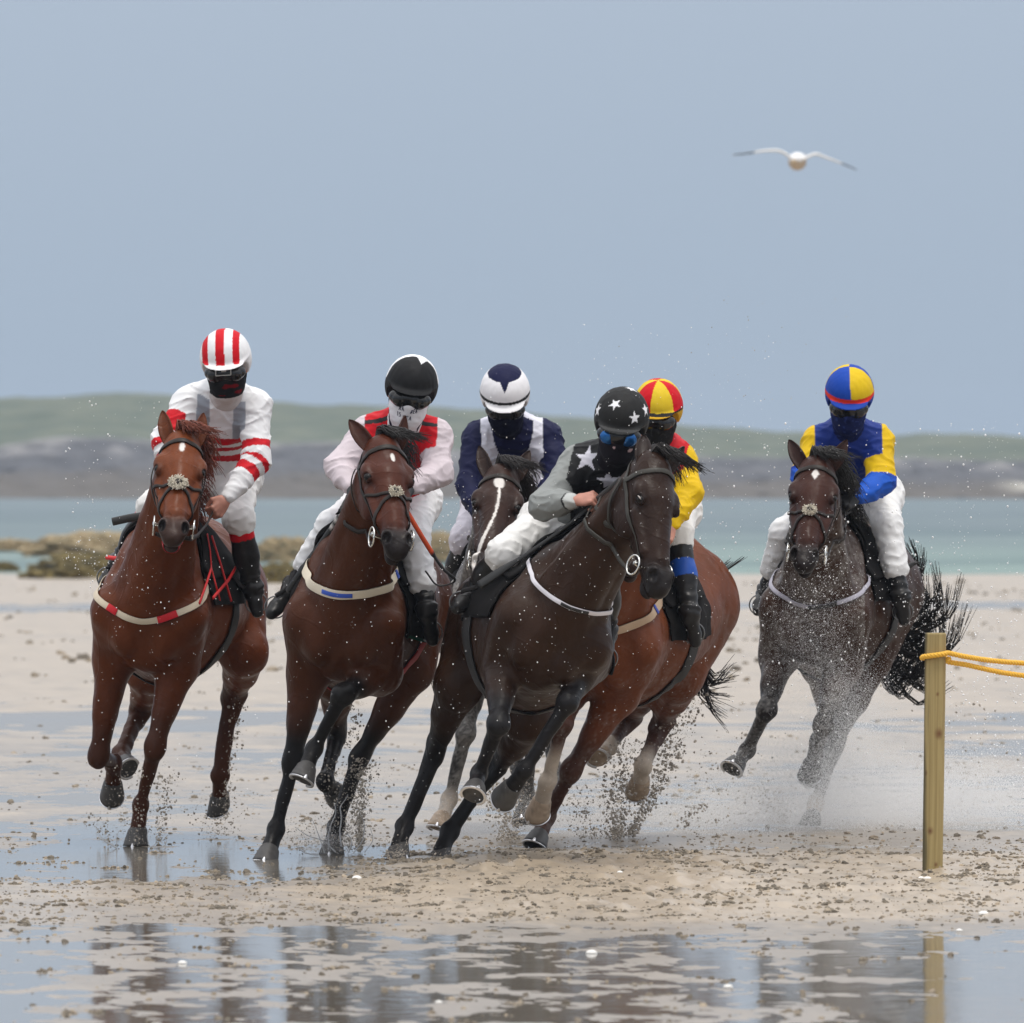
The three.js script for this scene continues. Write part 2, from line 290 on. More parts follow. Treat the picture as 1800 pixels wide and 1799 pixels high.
{ // low grassy island with a rocky shore
  const TOP = [[-900, 735], [-300, 715], [0, 701], [170, 692], [300, 700], [420, 704], [560, 712], [700, 717], [860, 722], [1000, 735], [1150, 746], [1250, 752], [1420, 762], [1560, 772], [1665, 764], [1800, 768], [2100, 775], [2700, 800]];
  const ROCK = [[-900, 795], [0, 792], [120, 776], [200, 772], [330, 785], [600, 783], [900, 795], [1200, 806], [1800, 812], [2700, 815]];
  const pos = [], col = [], idx = [], nx = 420, nz = 110, D0 = 1162, D1 = 1330;
  for (let j = 0; j <= nz; j++) for (let i = 0; i <= nx; i++) {
    const px = mix(-900, 2700, i / nx), t = j / nz, d = mix(D0, D1, t), x = (px - 900) / FPX * 1240;
    const hT = EYE - (interp(TOP, px) - HORIZON) / FPX * 1300, hR = EYE - (interp(ROCK, px) - HORIZON) / FPX * 1190;
    const n1 = fbm(x * 0.11, d * 0.11, 2.5, 4), n2 = fbm(x * 0.33, d * 0.3, 9.5, 3);
    let h = t < 0.22 ? mix(-0.6, hR, Math.pow(t / 0.22, 0.85)) : mix(hR, hT, sstep(0.22, 0.86, t)); if (t > 0.9) h -= (t - 0.9) * 25;
    const rocky = 1 - sstep(0.2, 0.36, t + 0.10 * n1);
    h += rocky * (1.5 * n1 + 0.8 * n2) * sstep(0.0, 0.1, t) + (1 - rocky) * 0.7 * n1;
    pos.push(x, h, -d + 3 * n2 * rocky);
    const pale = sstep(0.03, 0.26, n1 + 0.4 * n2) * sstep(0.11, 0.19, t), weed = 1 - sstep(0.06, 0.13, t + 0.05 * n2);
    let c = mix3([0.068, 0.066, 0.070], [0.27, 0.255, 0.245], 0.85 * pale); c = mix3(c, [0.10, 0.078, 0.052], 0.75 * weed);
    let gr = mix3([0.065, 0.086, 0.05], [0.12, 0.132, 0.08], sstep(-0.3, 0.4, n1 + 0.5 * n2)); gr = mix3(gr, [0.05, 0.072, 0.04], sstep(0.12, 0.4, fbm(x * 0.2, d * 0.2, 44, 3)));
    c = mix3(gr, c, rocky);
    if (px > 1690) c = mix3(c, [0.5, 0.47, 0.4], sstep(1690, 1760, px) * Math.exp(-(((t - 0.075) / 0.025) ** 2)) * 0.9);
    col.push(...c);
  }
  for (let j = 0; j < nz; j++) for (let i = 0; i < nx; i++) { const a = j * (nx + 1) + i, b = a + 1, c = a + nx + 1, e = c + 1; idx.push(a, b, c, b, e, c); }
  const g = new THREE.BufferGeometry(); g.setAttribute('position', new THREE.Float32BufferAttribute(pos, 3)); g.setAttribute('color', new THREE.Float32BufferAttribute(col, 3)); g.setIndex(idx); g.computeVertexNormals();
  structure('island_hill', g, vmat(0.95), 'low green hill with dark rocky shore across the sea', 'hill');
}
{ // weed-covered rocks at the edge of the beach
  const spots = [ // px, py of the foot, half width px, height px, tone
    [190, 976, 150, 40, 0, 'pale tan weedy rock bank behind the dark weed left of the striped jockey'], [15, 968, 80, 20, 0, 'low tan weed bank at the left edge of the photo by the sea'], [155, 1018, 112, 44, 1, 'dark olive seaweed mound in front of the tan bank on the left'],
    [8, 1003, 24, 16, 1, 'small olive seaweed clump at the far left edge of the sand'], [330, 985, 110, 40, 0, 'tan weedy rock behind the boots of the striped jockey'], [500, 985, 62, 40, 0, 'tan weedy rock showing between the two leftmost horses'],
    [490, 1026, 50, 36, 1, 'dark olive seaweed mound between the two leftmost horses'], [640, 1000, 90, 44, 0, 'weedy brown rock behind the red and white jockey'], [770, 985, 60, 48, 0, 'brown weedy rock between the second and third jockeys'],
  ];
  spots.forEach(([px, py, hw, hp, tone, label], q) => {
    const d = groundDepth(py), c = P(px, py, d), w = hw / FPX * d, H = hp / FPX * d, geo = new THREE.IcosahedronGeometry(1, 40), p = geo.attributes.position, col = [];
    for (let i = 0; i < p.count; i++) {
      const x = p.getX(i), y = p.getY(i), z = p.getZ(i), n = fbm(x * 3 + q * 7, y * 3, z * 3, 4), n2 = fbm(x * 9 + q, y * 9, z * 9, 3), r = 1 + 0.34 * n + 0.16 * n2;
      p.setXYZ(i, c.x + x * w * r, Math.max(-0.05, y) * H * r - 0.02, c.z + z * w * 0.7 * r);
      const a = tone ? [0.075, 0.06, 0.022] : [0.22, 0.165, 0.085], b = tone ? [0.17, 0.125, 0.03] : [0.36, 0.28, 0.16], e = tone ? [0.03, 0.03, 0.02] : [0.11, 0.10, 0.05];
      let k = mix3(a, b, sstep(-0.3, 0.35, n2)); k = mix3(k, e, sstep(0.05, 0.4, fbm(x * 5 + q, y * 5, z * 5 + 9, 3))); col.push(...k);
    }
    geo.setAttribute('color', new THREE.Float32BufferAttribute(col, 3)); geo.computeVertexNormals();
    const m = addMesh('seaweed_rock', geo, vmat(0.8), scene); m.userData = { label, category: 'rock', group: 'weedy rocks at the edge of the beach' };
  });
}
console.log('setting ready');
// ───────────────────────── horses ─────────────────────────
const UP = V(0, 1, 0), CAM = V(0, 0, 1);
const horses = {};
// sweat-damp coat: patches of more and less gloss, faint veins and hair lie
const coatTex = (fn) => { const n = 512, a = new Uint8Array(n * n * 4), S2 = (x) => x / n * 2 * Math.PI; for (let j = 0; j < n; j++) for (let i = 0; i < n; i++) { const v = clamp(fn(Math.cos(S2(i)), Math.sin(S2(i)), Math.cos(S2(j)), Math.sin(S2(j)))) * 255, o = (j * n + i) * 4; a[o] = a[o + 1] = a[o + 2] = v; a[o + 3] = 255; } const t = new THREE.DataTexture(a, n, n); t.wrapS = t.wrapT = THREE.RepeatWrapping; t.magFilter = t.minFilter = THREE.LinearFilter; t.needsUpdate = true; return t; };
const N4 = (a, b, c, d, f) => N3(a * f + d * f * 0.7, b * f - c * f * 0.6, c * f + d * f * 0.5 + 3);
const coatRough = coatTex((a, b, c, d) => 0.74 + 0.26 * N4(a, b, c, d, 2.4) + 0.16 * N4(a, b, c, d, 6) + 0.12 * N4(a, b, c, d, 16)), coatBump = coatTex((a, b, c, d) => 0.5 + 0.22 * N4(a, b, c, d, 3) + 0.30 * Math.max(0, 1 - 7 * Math.abs(N4(b, a, d, c, 1.9))) + 0.10 * N4(a, b, c, d, 22) + 0.08 * N4(a, b, d, c, 45));
const MAT_COAT = vmat(0.56, { specularIntensity: 0.34, roughnessMap: coatRough, bumpMap: coatBump, bumpScale: 0.0035 }), MAT_HOOF = vmat(0.5), MAT_HAIR = vmat(0.55), MAT_EYE = mat([0.005, 0.003, 0.002], 0.16, { specularIntensity: 0.45 }), MAT_SHOE = mat([0.72, 0.72, 0.74], 0.3, { metalness: 0.9 });
const MAT_EYEWHITE = mat([0.55, 0.5, 0.47], 0.2);

function buildHorse(id, S) {
  const R01 = rng(S.seed), col = S.col, D = S.D;
  const C = P(S.chest[0], S.chest[1], D), Pe = reach(C, S.pel[0], S.pel[1], 1.12, -1);
  const F = C.clone().sub(Pe).normalize(), U0 = UP.clone().addScaledVector(F, -UP.dot(F)).normalize(), R0 = F.clone().cross(U0);
  const ln = (S.lean || 0) * Math.PI / 180, U = U0.clone().multiplyScalar(Math.cos(ln)).addScaledVector(R0, -Math.sin(ln)).normalize(), R = F.clone().cross(U).normalize();
  const L = (f, u, r = 0) => C.clone().addScaledVector(F, f).addScaledVector(U, u).addScaledVector(R, r);
  // head frame
  const neck0 = L(0.12, 0.22), poll = reach(neck0, S.poll[0], S.poll[1], 0.74, 1), muz = reach(poll, S.muz[0], S.muz[1], 0.645, S.muz[2] ?? 1);
  const hl = muz.clone().sub(poll).normalize(); let hn = CAM.clone().addScaledVector(hl, -CAM.dot(hl)).normalize();
  hn.applyAxisAngle(hl, -(S.twist || 0) * Math.PI / 180); const hw = hn.clone().cross(hl).normalize();       // +w: viewer's right when facing the camera
  const hs = muz.distanceTo(poll) / 0.60, Hd = (w, l, n) => poll.clone().addScaledVector(hw, w * hs * 1.10).addScaledVector(hl, l * hs).addScaledVector(hn, n * hs);
  const fx = [hw, hl, hn];
  const coat = col.coat, T = [], trunkSet = [];
  const add = (q, trunk) => { T.push(q); if (trunk) trunkSet.push(q); return q; };
  const lo = col.belly || mix3(coat, [0.03, 0.015, 0.01], 0.35), dk = col.dark;
  // trunk
  add(cone(L(-0.10, 0.30), L(-0.5, 0.22), 0.085, 0.13, 0.1, coat), 1);
  add(cone(L(-0.5, 0.22), L(-0.95, 0.23), 0.13, 0.145, 0.1, coat), 1);
  add(cone(L(-0.95, 0.22), L(-1.36, 0.13), 0.15, 0.075, 0.1, coat), 1);
  add(cone(L(0.06, 0.0), L(-0.4, -0.03), 0.20, 0.295, 0.12, coat), 1);
  add(cone(L(-0.4, -0.03), L(-0.85, 0.02), 0.295, 0.255, 0.12, coat), 1);
  add(cone(L(-0.85, 0.02), L(-1.15, 0.06), 0.255, 0.24, 0.12, coat), 1);
  add(cone(L(0.10, -0.17), L(-0.32, -0.19), 0.15, 0.17, 0.1, coat), 1);
  add(cone(L(-0.32, -0.19), L(-0.85, -0.07), 0.17, 0.17, 0.1, coat), 1);
  for (const s of [-1, 1]) {
    add(cone(L(-0.06, 0.27, 0.09 * s), L(0.14, -0.03, 0.165 * s), 0.075, 0.10, 0.035, coat), 1);
    add(ell(L(0.0, -0.05, 0.185 * s), F, U, R, 0.13, 0.17, 0.075, 0.06, coat), 1);
    add(ell(L(0.195, -0.13, 0.085 * s), F, U, R, 0.09, 0.13, 0.082, 0.016, coat), 1);     // breast muscles
    add(ell(L(-1.06, 0.08, 0.125 * s), F, U, R, 0.25, 0.21, 0.165, 0.08, coat), 1);       // croup
    add(ell(L(-1.34, -0.06, 0.115 * s), F, U, R, 0.13, 0.22, 0.115, 0.06, coat), 1);
    add(ell(L(-0.72, -0.02, 0.21 * s), F, U, R, 0.2, 0.16, 0.075, 0.08, coat), 1);
  }
  // neck: crest, middle, throat, muscles to the shoulder
  const throat = Hd(0, 0.12, -0.15), back = Hd(0, 0.03, -0.055), nf = hw;
  const nW = L(-0.16, 0.30), nC = L(0.19, 0.03), nM = L(0.04, 0.18);
  const crestMid = lerpV(nW, back, 0.55).addScaledVector(throat.clone().sub(back).normalize(), -0.045);
  add(cone(nW, crestMid, 0.10, 0.07, 0.08, coat, { flat: [nf, 0.85] }), 1);
  add(cone(crestMid, back, 0.07, 0.062, 0.06, coat, { flat: [nf, 0.9] }));
  add(cone(nM, lerpV(back, throat, 0.5), 0.185, 0.085, 0.08, coat, { flat: [nf, 0.84] }), 1);
  add(cone(nC, throat, 0.15, 0.07, 0.08, coat, { flat: [nf, 0.9] }), 1);
  for (const s of [-1, 1]) add(cone(L(0.12, 0.0, 0.12 * s), Hd(0.055 * -s * Math.sign(R.dot(hw) || 1) * -1, 0.10, -0.12), 0.075, 0.035, 0.05, coat), 1);
  // head
  const nHead = T.length, he = (w, l, n, rw, rl, rn, k, c = coat, o) => add(ell(Hd(w, l, n), ...fx, rw * hs, rl * hs, rn * hs, k, c, o)), hc = (a, b, r1, r2, k, c = coat, o) => add(cone(Hd(...a), Hd(...b), r1 * hs, r2 * hs, k, c, o));
  const mz = col.muzzle, fc = col.face || coat;
  he(0, 0.055, -0.03, 0.078, 0.10, 0.085, 0.05, fc);
  he(0, 0.15, -0.025, 0.094, 0.13, 0.068, 0.04, fc);
  hc([0, 0.2, -0.025], [0, 0.46, -0.022], 0.066, 0.042, 0.04, fc, { flat: [hw, 1.05] });
  hc([0, 0.22, -0.09], [0, 0.47, -0.065], 0.068, 0.044, 0.05, fc);
  hc([0, 0.31, -0.135], [0, 0.51, -0.09], 0.036, 0.028, 0.03, fc);
  for (const s of [-1, 1]) {
    he(0.082 * s, 0.172, -0.012, 0.026, 0.046, 0.03, 0.025, fc);                         // brow
    he(0.058 * s, 0.20, -0.125, 0.034, 0.115, 0.085, 0.04, fc);                          // cheek
    hc([0.075 * s, 0.25, -0.05], [0.05 * s, 0.42, -0.05], 0.018, 0.014, 0.03, fc);       // facial crest
    he(0.084 * s, 0.213, -0.004, 0.017, 0.028, 0.022, 0.014, mix3(fc, [0.012, 0.01, 0.01], 0.75));   // lids
    he(0.098 * s, 0.214, 0.006, 0.013, 0.016, 0.014, 0.008, [0.01, 0.008, 0.008], { carve: 1 });
    he(0.036 * s, 0.535, -0.018, 0.027, 0.042, 0.032, 0.022, mz);                        // nostril wing
    he(0.046 * s, 0.553, 0.002, 0.015, 0.025, 0.026, 0.012, [0.008, 0.006, 0.006], { carve: 1 });
    hc([0.05 * s, 0.12, -0.02], [0.062 * s, 0.16, -0.03], 0.022, 0.022, 0.02, fc);
  }
  he(0, 0.535, -0.052, 0.052, 0.07, 0.056, 0.03, mz);
  he(0, 0.585, -0.045, 0.042, 0.036, 0.04, 0.025, mz);
  he(0, 0.555, -0.108, 0.034, 0.045, 0.026, 0.02, mz);
  he(0, 0.59, -0.083, 0.06, 0.055, 0.0055, 0.006, [0.02, 0.01, 0.01], { carve: 1 });
  const headPrims = new Set(T.slice(nHead));
  // legs
  const hoofs = [], legInfo = {};
  function leg(key, s, hind) {
    const J = S.legs[key], fr = [], W = col.white?.[key] ?? 0, c0 = coat, cL = (col.legs?.[key]) || dk;
    let top, el;
    if (!hind) { top = L(0.15, -0.06, 0.165 * s); el = reach(top, J.e[0], J.e[1], 0.27, J.e[2] ?? -1); }
    else { top = L(-1.14, 0.02, 0.15 * s); el = reach(top, J.e[0], J.e[1], 0.38, J.e[2] ?? 1); }
    const kn = reach(el, J.k[0], J.k[1], hind ? 0.44 : 0.41, J.k[2] ?? (hind ? -1 : 1)), fe = reach(kn, J.f[0], J.f[1], hind ? 0.36 : 0.30, J.f[2] ?? (hind ? 1 : -1)), ho = reach(fe, J.h[0], J.h[1], 0.185, J.h[2] ?? 1);
    const d0 = kn.clone().sub(el).normalize(), d1 = fe.clone().sub(kn).normalize(), d2 = ho.clone().sub(fe).normalize();
    const base = hind ? F.clone().addScaledVector(U, 0.6) : F.clone();
    let f0 = base.addScaledVector(d0, -base.dot(d0)).normalize(); const q1 = new THREE.Quaternion().setFromUnitVectors(d0, d1), q2 = new THREE.Quaternion().setFromUnitVectors(d1, d2);
    const f1 = f0.clone().applyQuaternion(q1), f2 = f1.clone().applyQuaternion(q2), s1 = d1.clone().cross(f1).normalize(), s0 = d0.clone().cross(f0).normalize();
    const up2 = lerpV(el, kn, 0.5), cU = mix3(c0, cL, col.up ?? 0.25);
    if (!hind) {
      add(cone(top, el, 0.105, 0.10, 0.06, c0), 1);
      add(cone(el, lerpV(el, kn, 0.9), 0.092, 0.047, 0.05, { a: c0, b: cL, m: 0.35 }, { flat: [s0, 0.88] }));
      add(cone(lerpV(el, kn, 0.02).addScaledVector(f0, 0.015), lerpV(el, kn, 0.55).addScaledVector(f0, 0.012), 0.072, 0.045, 0.04, { a: c0, b: cU, m: 0 }));
      add(cone(lerpV(el, kn, -0.12).addScaledVector(f0, -0.05), lerpV(el, kn, 0.35).addScaledVector(f0, -0.03), 0.06, 0.035, 0.04, c0));
      add(ell(kn.clone().addScaledVector(d0, -0.005), s0, d0, f0, 0.056, 0.066, 0.051, 0.028, cL));
      add(ell(kn.clone().addScaledVector(f0, -0.036).addScaledVector(d0, 0.008), s0, d0, f0, 0.024, 0.032, 0.024, 0.02, cL));
    } else {
      add(cone(top, el, 0.165, 0.108, 0.08, c0));
      add(cone(L(-1.30, -0.05, 0.12 * s), lerpV(el, kn, 0.45).addScaledVector(f0, -0.03), 0.12, 0.055, 0.07, c0));
      add(cone(el, lerpV(el, kn, 0.85), 0.102, 0.046, 0.06, { a: c0, b: cL, m: 0.5 }, { flat: [s0, 0.85] }));
      add(cone(lerpV(el, kn, 0.25).addScaledVector(f0, -0.04), kn.clone().addScaledVector(f0, -0.045).addScaledVector(d0, -0.03), 0.06, 0.02, 0.03, { a: c0, b: cL, m: 0.4 }));
      add(ell(kn, s0, d0, f0, 0.046, 0.07, 0.052, 0.03, cL));
      add(cone(kn.clone().addScaledVector(f0, -0.055).addScaledVector(d0, -0.045), kn.clone().addScaledVector(d1, 0.09).addScaledVector(f1, -0.03), 0.024, 0.024, 0.025, cL));   // point of hock
    }
    const cW = (col.sock || [0.5, 0.42, 0.34]);
    const lowC = W ? { a: cL, b: cW, m: 1 - W } : cL, pastC = W ? cW : cL;
    add(cone(kn.clone().addScaledVector(d1, 0.03), fe, hind ? 0.038 : 0.035, 0.029, 0.02, lowC));
    add(cone(kn.clone().addScaledVector(d1, 0.06).addScaledVector(f1, -0.026), fe.clone().addScaledVector(f1, -0.022), 0.02, 0.021, 0.016, lowC));
    add(ell(fe, s1, d1, f1, 0.040, 0.046, 0.042, 0.02, pastC));
    add(ell(fe.clone().addScaledVector(f1, -0.03), s1, d1, f1, 0.028, 0.034, 0.024, 0.018, pastC));
    const cor = lerpV(fe, ho, 0.56);
    add(cone(fe, lerpV(fe, ho, 0.62), 0.034, 0.039, 0.02, pastC));
    hoofs.push({ cor, ho, d2, f2, pale: W > 0.05, planted: J.pl, key });
    legInfo[key] = { el, kn, fe, ho };
  }
  leg('RF', 1, 0); leg('LF', -1, 0); leg('RH', 1, 1); leg('LH', -1, 1);
  // skin detail: soft muscle relief and folds
  const rel = (x, y, z) => 0.0045 * N3(x * 9, y * 6, z * 9 + S.seed) + 0.0022 * N3(x * 22, y * 15, z * 22) + 0.003 * Math.max(0, 1 - 5 * Math.abs(N3(x * 6 + 9, y * 4, z * 6 + S.seed)));
  // colours
  const prims = T.filter(q => !q.carve), carves = T.filter(q => q.carve);
  const primCol = (q, x, y, z) => { const c = q.col; if (Array.isArray(c)) return c; const t = clamp(((x - q.ax) * q.bx + (y - q.ay) * q.by + (z - q.az) * q.bz) * q.il2); return mix3(c.a, c.b, sstep(c.m, Math.min(1, c.m + 0.55), t)); };
  const blaze = S.blaze, dustC = [0.30, 0.285, 0.265];
  const colorAt = (x, y, z) => {
    let m = 1e9; const ds = new Float32Array(prims.length);
    for (let i = 0; i < prims.length; i++) { ds[i] = dist(prims[i], x, y, z); if (ds[i] < m) m = ds[i]; }
    let r = 0, g = 0, b = 0, w = 0, hd = 0;
    for (let i = 0; i < prims.length; i++) { const e = ds[i] - m; if (e > 0.06) continue; const k = Math.exp(-e / 0.014), c = primCol(prims[i], x, y, z); r += c[0] * k; g += c[1] * k; b += c[2] * k; w += k; if (headPrims.has(prims[i])) hd += k; }
    let c = [r / w, g / w, b / w]; hd /= w;
    for (const q of carves) { const e = dist(q, x, y, z); if (e < 0.006 && q.col !== fc) c = mix3(c, q.col, 1 - clamp(e / 0.006)); }
    const n = fbm(x * 7, y * 7, z * 7 + S.seed, 3), f = N3(x * 90, y * 60, z * 90);
    let t = 1 + 0.30 * n + 0.12 * f; c = [c[0] * t, c[1] * t, c[2] * t];
    if (hd > 0.4 && blaze) {
      const px = x - poll.x, py = y - poll.y, pz = z - poll.z, wv = (px * hw.x + py * hw.y + pz * hw.z) / hs, lv = (px * hl.x + py * hl.y + pz * hl.z) / hs, nv = (px * hn.x + py * hn.y + pz * hn.z) / hs;
      if (nv > -0.05) { const k = blaze(wv + 0.003 * f, lv + 0.004 * f); if (k > 0) c = mix3(c, [0.74, 0.70, 0.66], clamp(k)); }
    }
    // wet sand and spray clinging to the coat, as grains
    const du = S.dust ? S.dust(x, y, z, hd) : 0.06, gr = N3(x * 70, y * 70, z * 70) * 0.35 + N3(x * 140, y * 140, z * 140) * 0.3 + 0.55 * fbm(x * 7, y * 7, z * 7 + 40, 3);
    const k = sstep(0.75 - 1.1 * du, 1.75 - 1.1 * du, gr + 0.45) * clamp(0.15 + 1.3 * du);
    return mix3(c, dustC, k);
  };
  const horse = thing('racehorse', S.label, 'horse', 'racehorses galloping along the beach');
  const full = new Field(T, rel);
  const hA = Hd(0, 0.0, -0.05), hB = Hd(0, 0.55, -0.05), capD = (x, y, z) => dist(capPrim, x, y, z), capPrim = cone(hA, hB, 0.185, 0.15);
  const bodyF = new Field(T, rel, (d, x, y, z) => Math.max(d, -(capD(x, y, z) + 0.018))), headF = new Field(T, rel, (d, x, y, z) => Math.max(d, capD(x, y, z)));
  const m = surfaceNet(bodyF, bounds(T), S.cell || 0.0105, colorAt); surfaceNet(headF, [hA.clone().min(hB).subScalar(0.2), hA.clone().max(hB).addScalar(0.2)], 0.005, colorAt, m);
  // ears, part of the skin
  {
    const e = new G(), O = m.pos.length / 3; e.color = mix3(fc, dk, 0.35);
    for (const s of [-1, 1]) {
      const E = S.ears?.[s < 0 ? 0 : 1] || [0.35, 0.3], dir = hl.clone().multiplyScalar(-1).addScaledVector(hw, s * E[0]).addScaledVector(hn, E[1]).normalize(), root = Hd(0.052 * s, 0.03, -0.015);
      const out = hn.clone().addScaledVector(hw, s * 0.7).addScaledVector(dir, 0); out.addScaledVector(dir, -out.dot(dir)).normalize(); const sd = dir.clone().cross(out).normalize(), rings = [];
      for (let k = 0; k <= 12; k++) {
        const t = k / 12, w = 0.036 * Math.pow(Math.sin(Math.PI * Math.min(1, 0.22 + 0.78 * t)), 0.75) * (t > 0.97 ? 0.2 : 1) + 0.002, dep = 0.03 * (1 - 0.6 * t), ring = [];
        const c = root.clone().addScaledVector(dir, 0.165 * t * hs).addScaledVector(sd, -0.012 * s * Math.sin(t * 3) * 0).addScaledVector(out, 0.012 * Math.sin(t * Math.PI) );
        for (let a = 0; a < 14; a++) { const outer = a < 7, u = outer ? a / 6 : (13 - a) / 6, ang = (u - 0.5) * Math.PI * 1.02, k2 = outer ? 1 : 0.78; ring.push(c.clone().addScaledVector(sd, Math.sin(ang) * w * k2).addScaledVector(out, -Math.cos(ang) * dep * k2 * (outer ? 1 : 0.72))); }
        rings.push(ring);
      }
      e.loft(rings);
    }
    const es = new THREE.Color();
    for (let i = 0; i < e.p.length; i += 3) { const n = 1 + 0.3 * N3(e.p[i] * 60, e.p[i + 1] * 40, e.p[i + 2] * 60); m.pos.push(e.p[i], e.p[i + 1], e.p[i + 2]); m.col.push(e.c[i] * n, e.c[i + 1] * n, e.c[i + 2] * n); }
    for (const i of e.i) m.idx.push(i + O);
  }
  { const g = toGeo(m), uv = []; for (let i = 0; i < m.pos.length; i += 3) { const x = m.pos[i], y = m.pos[i + 1], z = m.pos[i + 2]; uv.push((x * 0.85 + z * 0.6) / 0.9, (y * 0.9 - z * 0.35 + x * 0.2) / 0.9); } g.setAttribute('uv', new THREE.Float32BufferAttribute(uv, 2)); addMesh('body', g, MAT_COAT, horse); }
  for (const s of [-1, 1]) {
    const g = new THREE.SphereGeometry(0.0175 * hs, 20, 14); const p = Hd(0.0835 * s, 0.214, -0.002); g.translate(p.x, p.y, p.z); addMesh('eye', g, MAT_EYE, horse);
    if (S.eyeWhite === s) { const w = new G(); w.tube(spline([Hd(0.1005 * s, 0.203, 0.003), Hd(0.1005 * s, 0.208, 0.0085), Hd(0.0975 * s, 0.216, 0.0115), Hd(0.093 * s, 0.224, 0.013)], 10), t => 0.0028 * Math.sin(Math.PI * clamp(t, 0.1, 0.9)), 6); addMesh('eye_white', w.geo(), MAT_EYEWHITE, horse); }
  }
  // hooves with shoes
  for (const h of hoofs) {
    const dn = h.planted ? V(0, -1, 0) : h.d2.clone().addScaledVector(h.f2, -0.38).normalize(), toe = h.f2.clone().addScaledVector(dn, -h.f2.dot(dn)).normalize(), sd = dn.clone().cross(toe), top = h.cor.clone(), bot = h.ho.clone().addScaledVector(toe, 0.008);
    const ring = (c, rs, rt, bk, ax) => { const r = []; for (let k = 0; k < 28; k++) { const a = k / 28 * 2 * Math.PI, ct = Math.cos(a); const l = ct > 0 ? rt * ct : bk * ct; r.push(c.clone().addScaledVector(ax, l).addScaledVector(sd, Math.sin(a) * rs)); } return r; };
    const t2 = h.f2, g = new G(), pale = h.pale && col.paleHoof; g.color = pale ? [0.36, 0.27, 0.19] : [0.055, 0.052, 0.05];
    const rings = []; for (let k = 0; k <= 7; k++) { const t = k / 7, ax = t2.clone().lerp(toe, t).normalize(); rings.push(ring(lerpV(top, bot, t), mix(0.043, 0.059, t) + (k === 0 ? -0.005 : 0) + (k % 2 ? 0.0006 : 0), mix(0.044, 0.066, t), mix(0.044, 0.055, t), ax)); }
    rings.push(ring(bot.clone().addScaledVector(dn, 0.001), 0.05, 0.056, 0.046, toe)); rings.push(ring(bot.clone().addScaledVector(dn, -0.012), 0.036, 0.04, 0.03, toe));
    g.loft(rings); for (let i = 0; i < g.c.length; i += 3) { const n = 1 + 0.5 * N3(g.p[i] * 40, g.p[i + 1] * 90, g.p[i + 2] * 40); g.c[i] *= n; g.c[i + 1] *= n; g.c[i + 2] *= n; }
    const hf = addMesh('hoof', g.geo(), MAT_HOOF, horse);
    if (h.key !== 'x') { const q = new G(), pts = [], nn = []; for (let k = -13; k <= 13; k++) { const a = k / 13 * 2.45, ct = Math.cos(a); pts.push(bot.clone().addScaledVector(dn, 0.0045).addScaledVector(toe, (ct > 0 ? 0.062 : 0.052) * ct).addScaledVector(sd, Math.sin(a) * 0.055)); nn.push(dn); }
      q.ribbon(pts, nn, 0.013, 0.006); const tc = bot.clone().addScaledVector(toe, 0.069); q.tube([tc.clone().addScaledVector(dn, 0.008), tc.clone().addScaledVector(dn, -0.012).addScaledVector(toe, -0.004)], t => mix(0.011, 0.003, t), 6, 0.4, sd); addMesh('horseshoe', q.geo(), MAT_SHOE, hf); }
  }
  // mane and forelock: strands
  {
    const g = new G(), mc = col.mane, sg = S.maneSide ?? 1, blow = V(0.25 * sg, 0.1, -0.9);
    const topDir = back.clone().sub(throat).normalize();
    for (let i = 0; i < 420; i++) {
      const t = Math.pow(R01(), 0.8), root = t < 0.55 ? lerpV(back, crestMid, t / 0.55) : lerpV(crestMid, nW, (t - 0.55) / 0.45);
      const [a, n] = full.snap(root.clone().addScaledVector(topDir, 0.10).addScaledVector(hw, (R01() - 0.5) * 0.05), -0.004);
      const len = 0.07 + 0.06 * R01(), sl = sg * (0.65 + 0.4 * R01()), b = a.clone().addScaledVector(n, 0.03 + 0.02 * R01()).addScaledVector(hw, sl * 0.045).addScaledVector(blow, 0.02 * R01()), c = b.clone().addScaledVector(hw, sl * 0.075).addScaledVector(UP, -len * 0.35).addScaledVector(blow, 0.05 * R01()), e = c.clone().addScaledVector(hw, sl * 0.04 * R01()).addScaledVector(UP, -len * 0.55).addScaledVector(blow, 0.05 * R01());
      const k = 0.7 + 0.7 * R01(); g.color = [mc[0] * k, mc[1] * k, mc[2] * k]; g.tube(spline([a, b, c, e], 6), q => 0.0052 * (1 - 0.82 * q), 3);
    }
    for (let i = 0; i < 210; i++) {        // forelock
      const w0 = (R01() - 0.5) * 0.075, a = Hd(w0, 0.0 + 0.02 * R01(), -0.0), sl = (S.forelock ?? 0.5) + (R01() - 0.5) * 0.9, k = 0.65 + 0.7 * R01();
      const b = Hd(w0 + sl * 0.02, -0.03 - 0.025 * R01(), 0.03 + 0.02 * R01()), c = Hd(w0 + sl * 0.06, -0.02 + 0.03 * R01(), 0.055 + 0.02 * R01()), e = Hd(w0 + sl * (0.09 + 0.06 * R01()), 0.0 + 0.05 * R01(), 0.055 + 0.03 * R01());
      g.color = [mc[0] * k, mc[1] * k, mc[2] * k]; g.tube(spline([a, b, c, e], 6), q => 0.005 * (1 - 0.82 * q), 3);
    }
    addMesh('mane', g.geo(), MAT_HAIR, horse);
  }
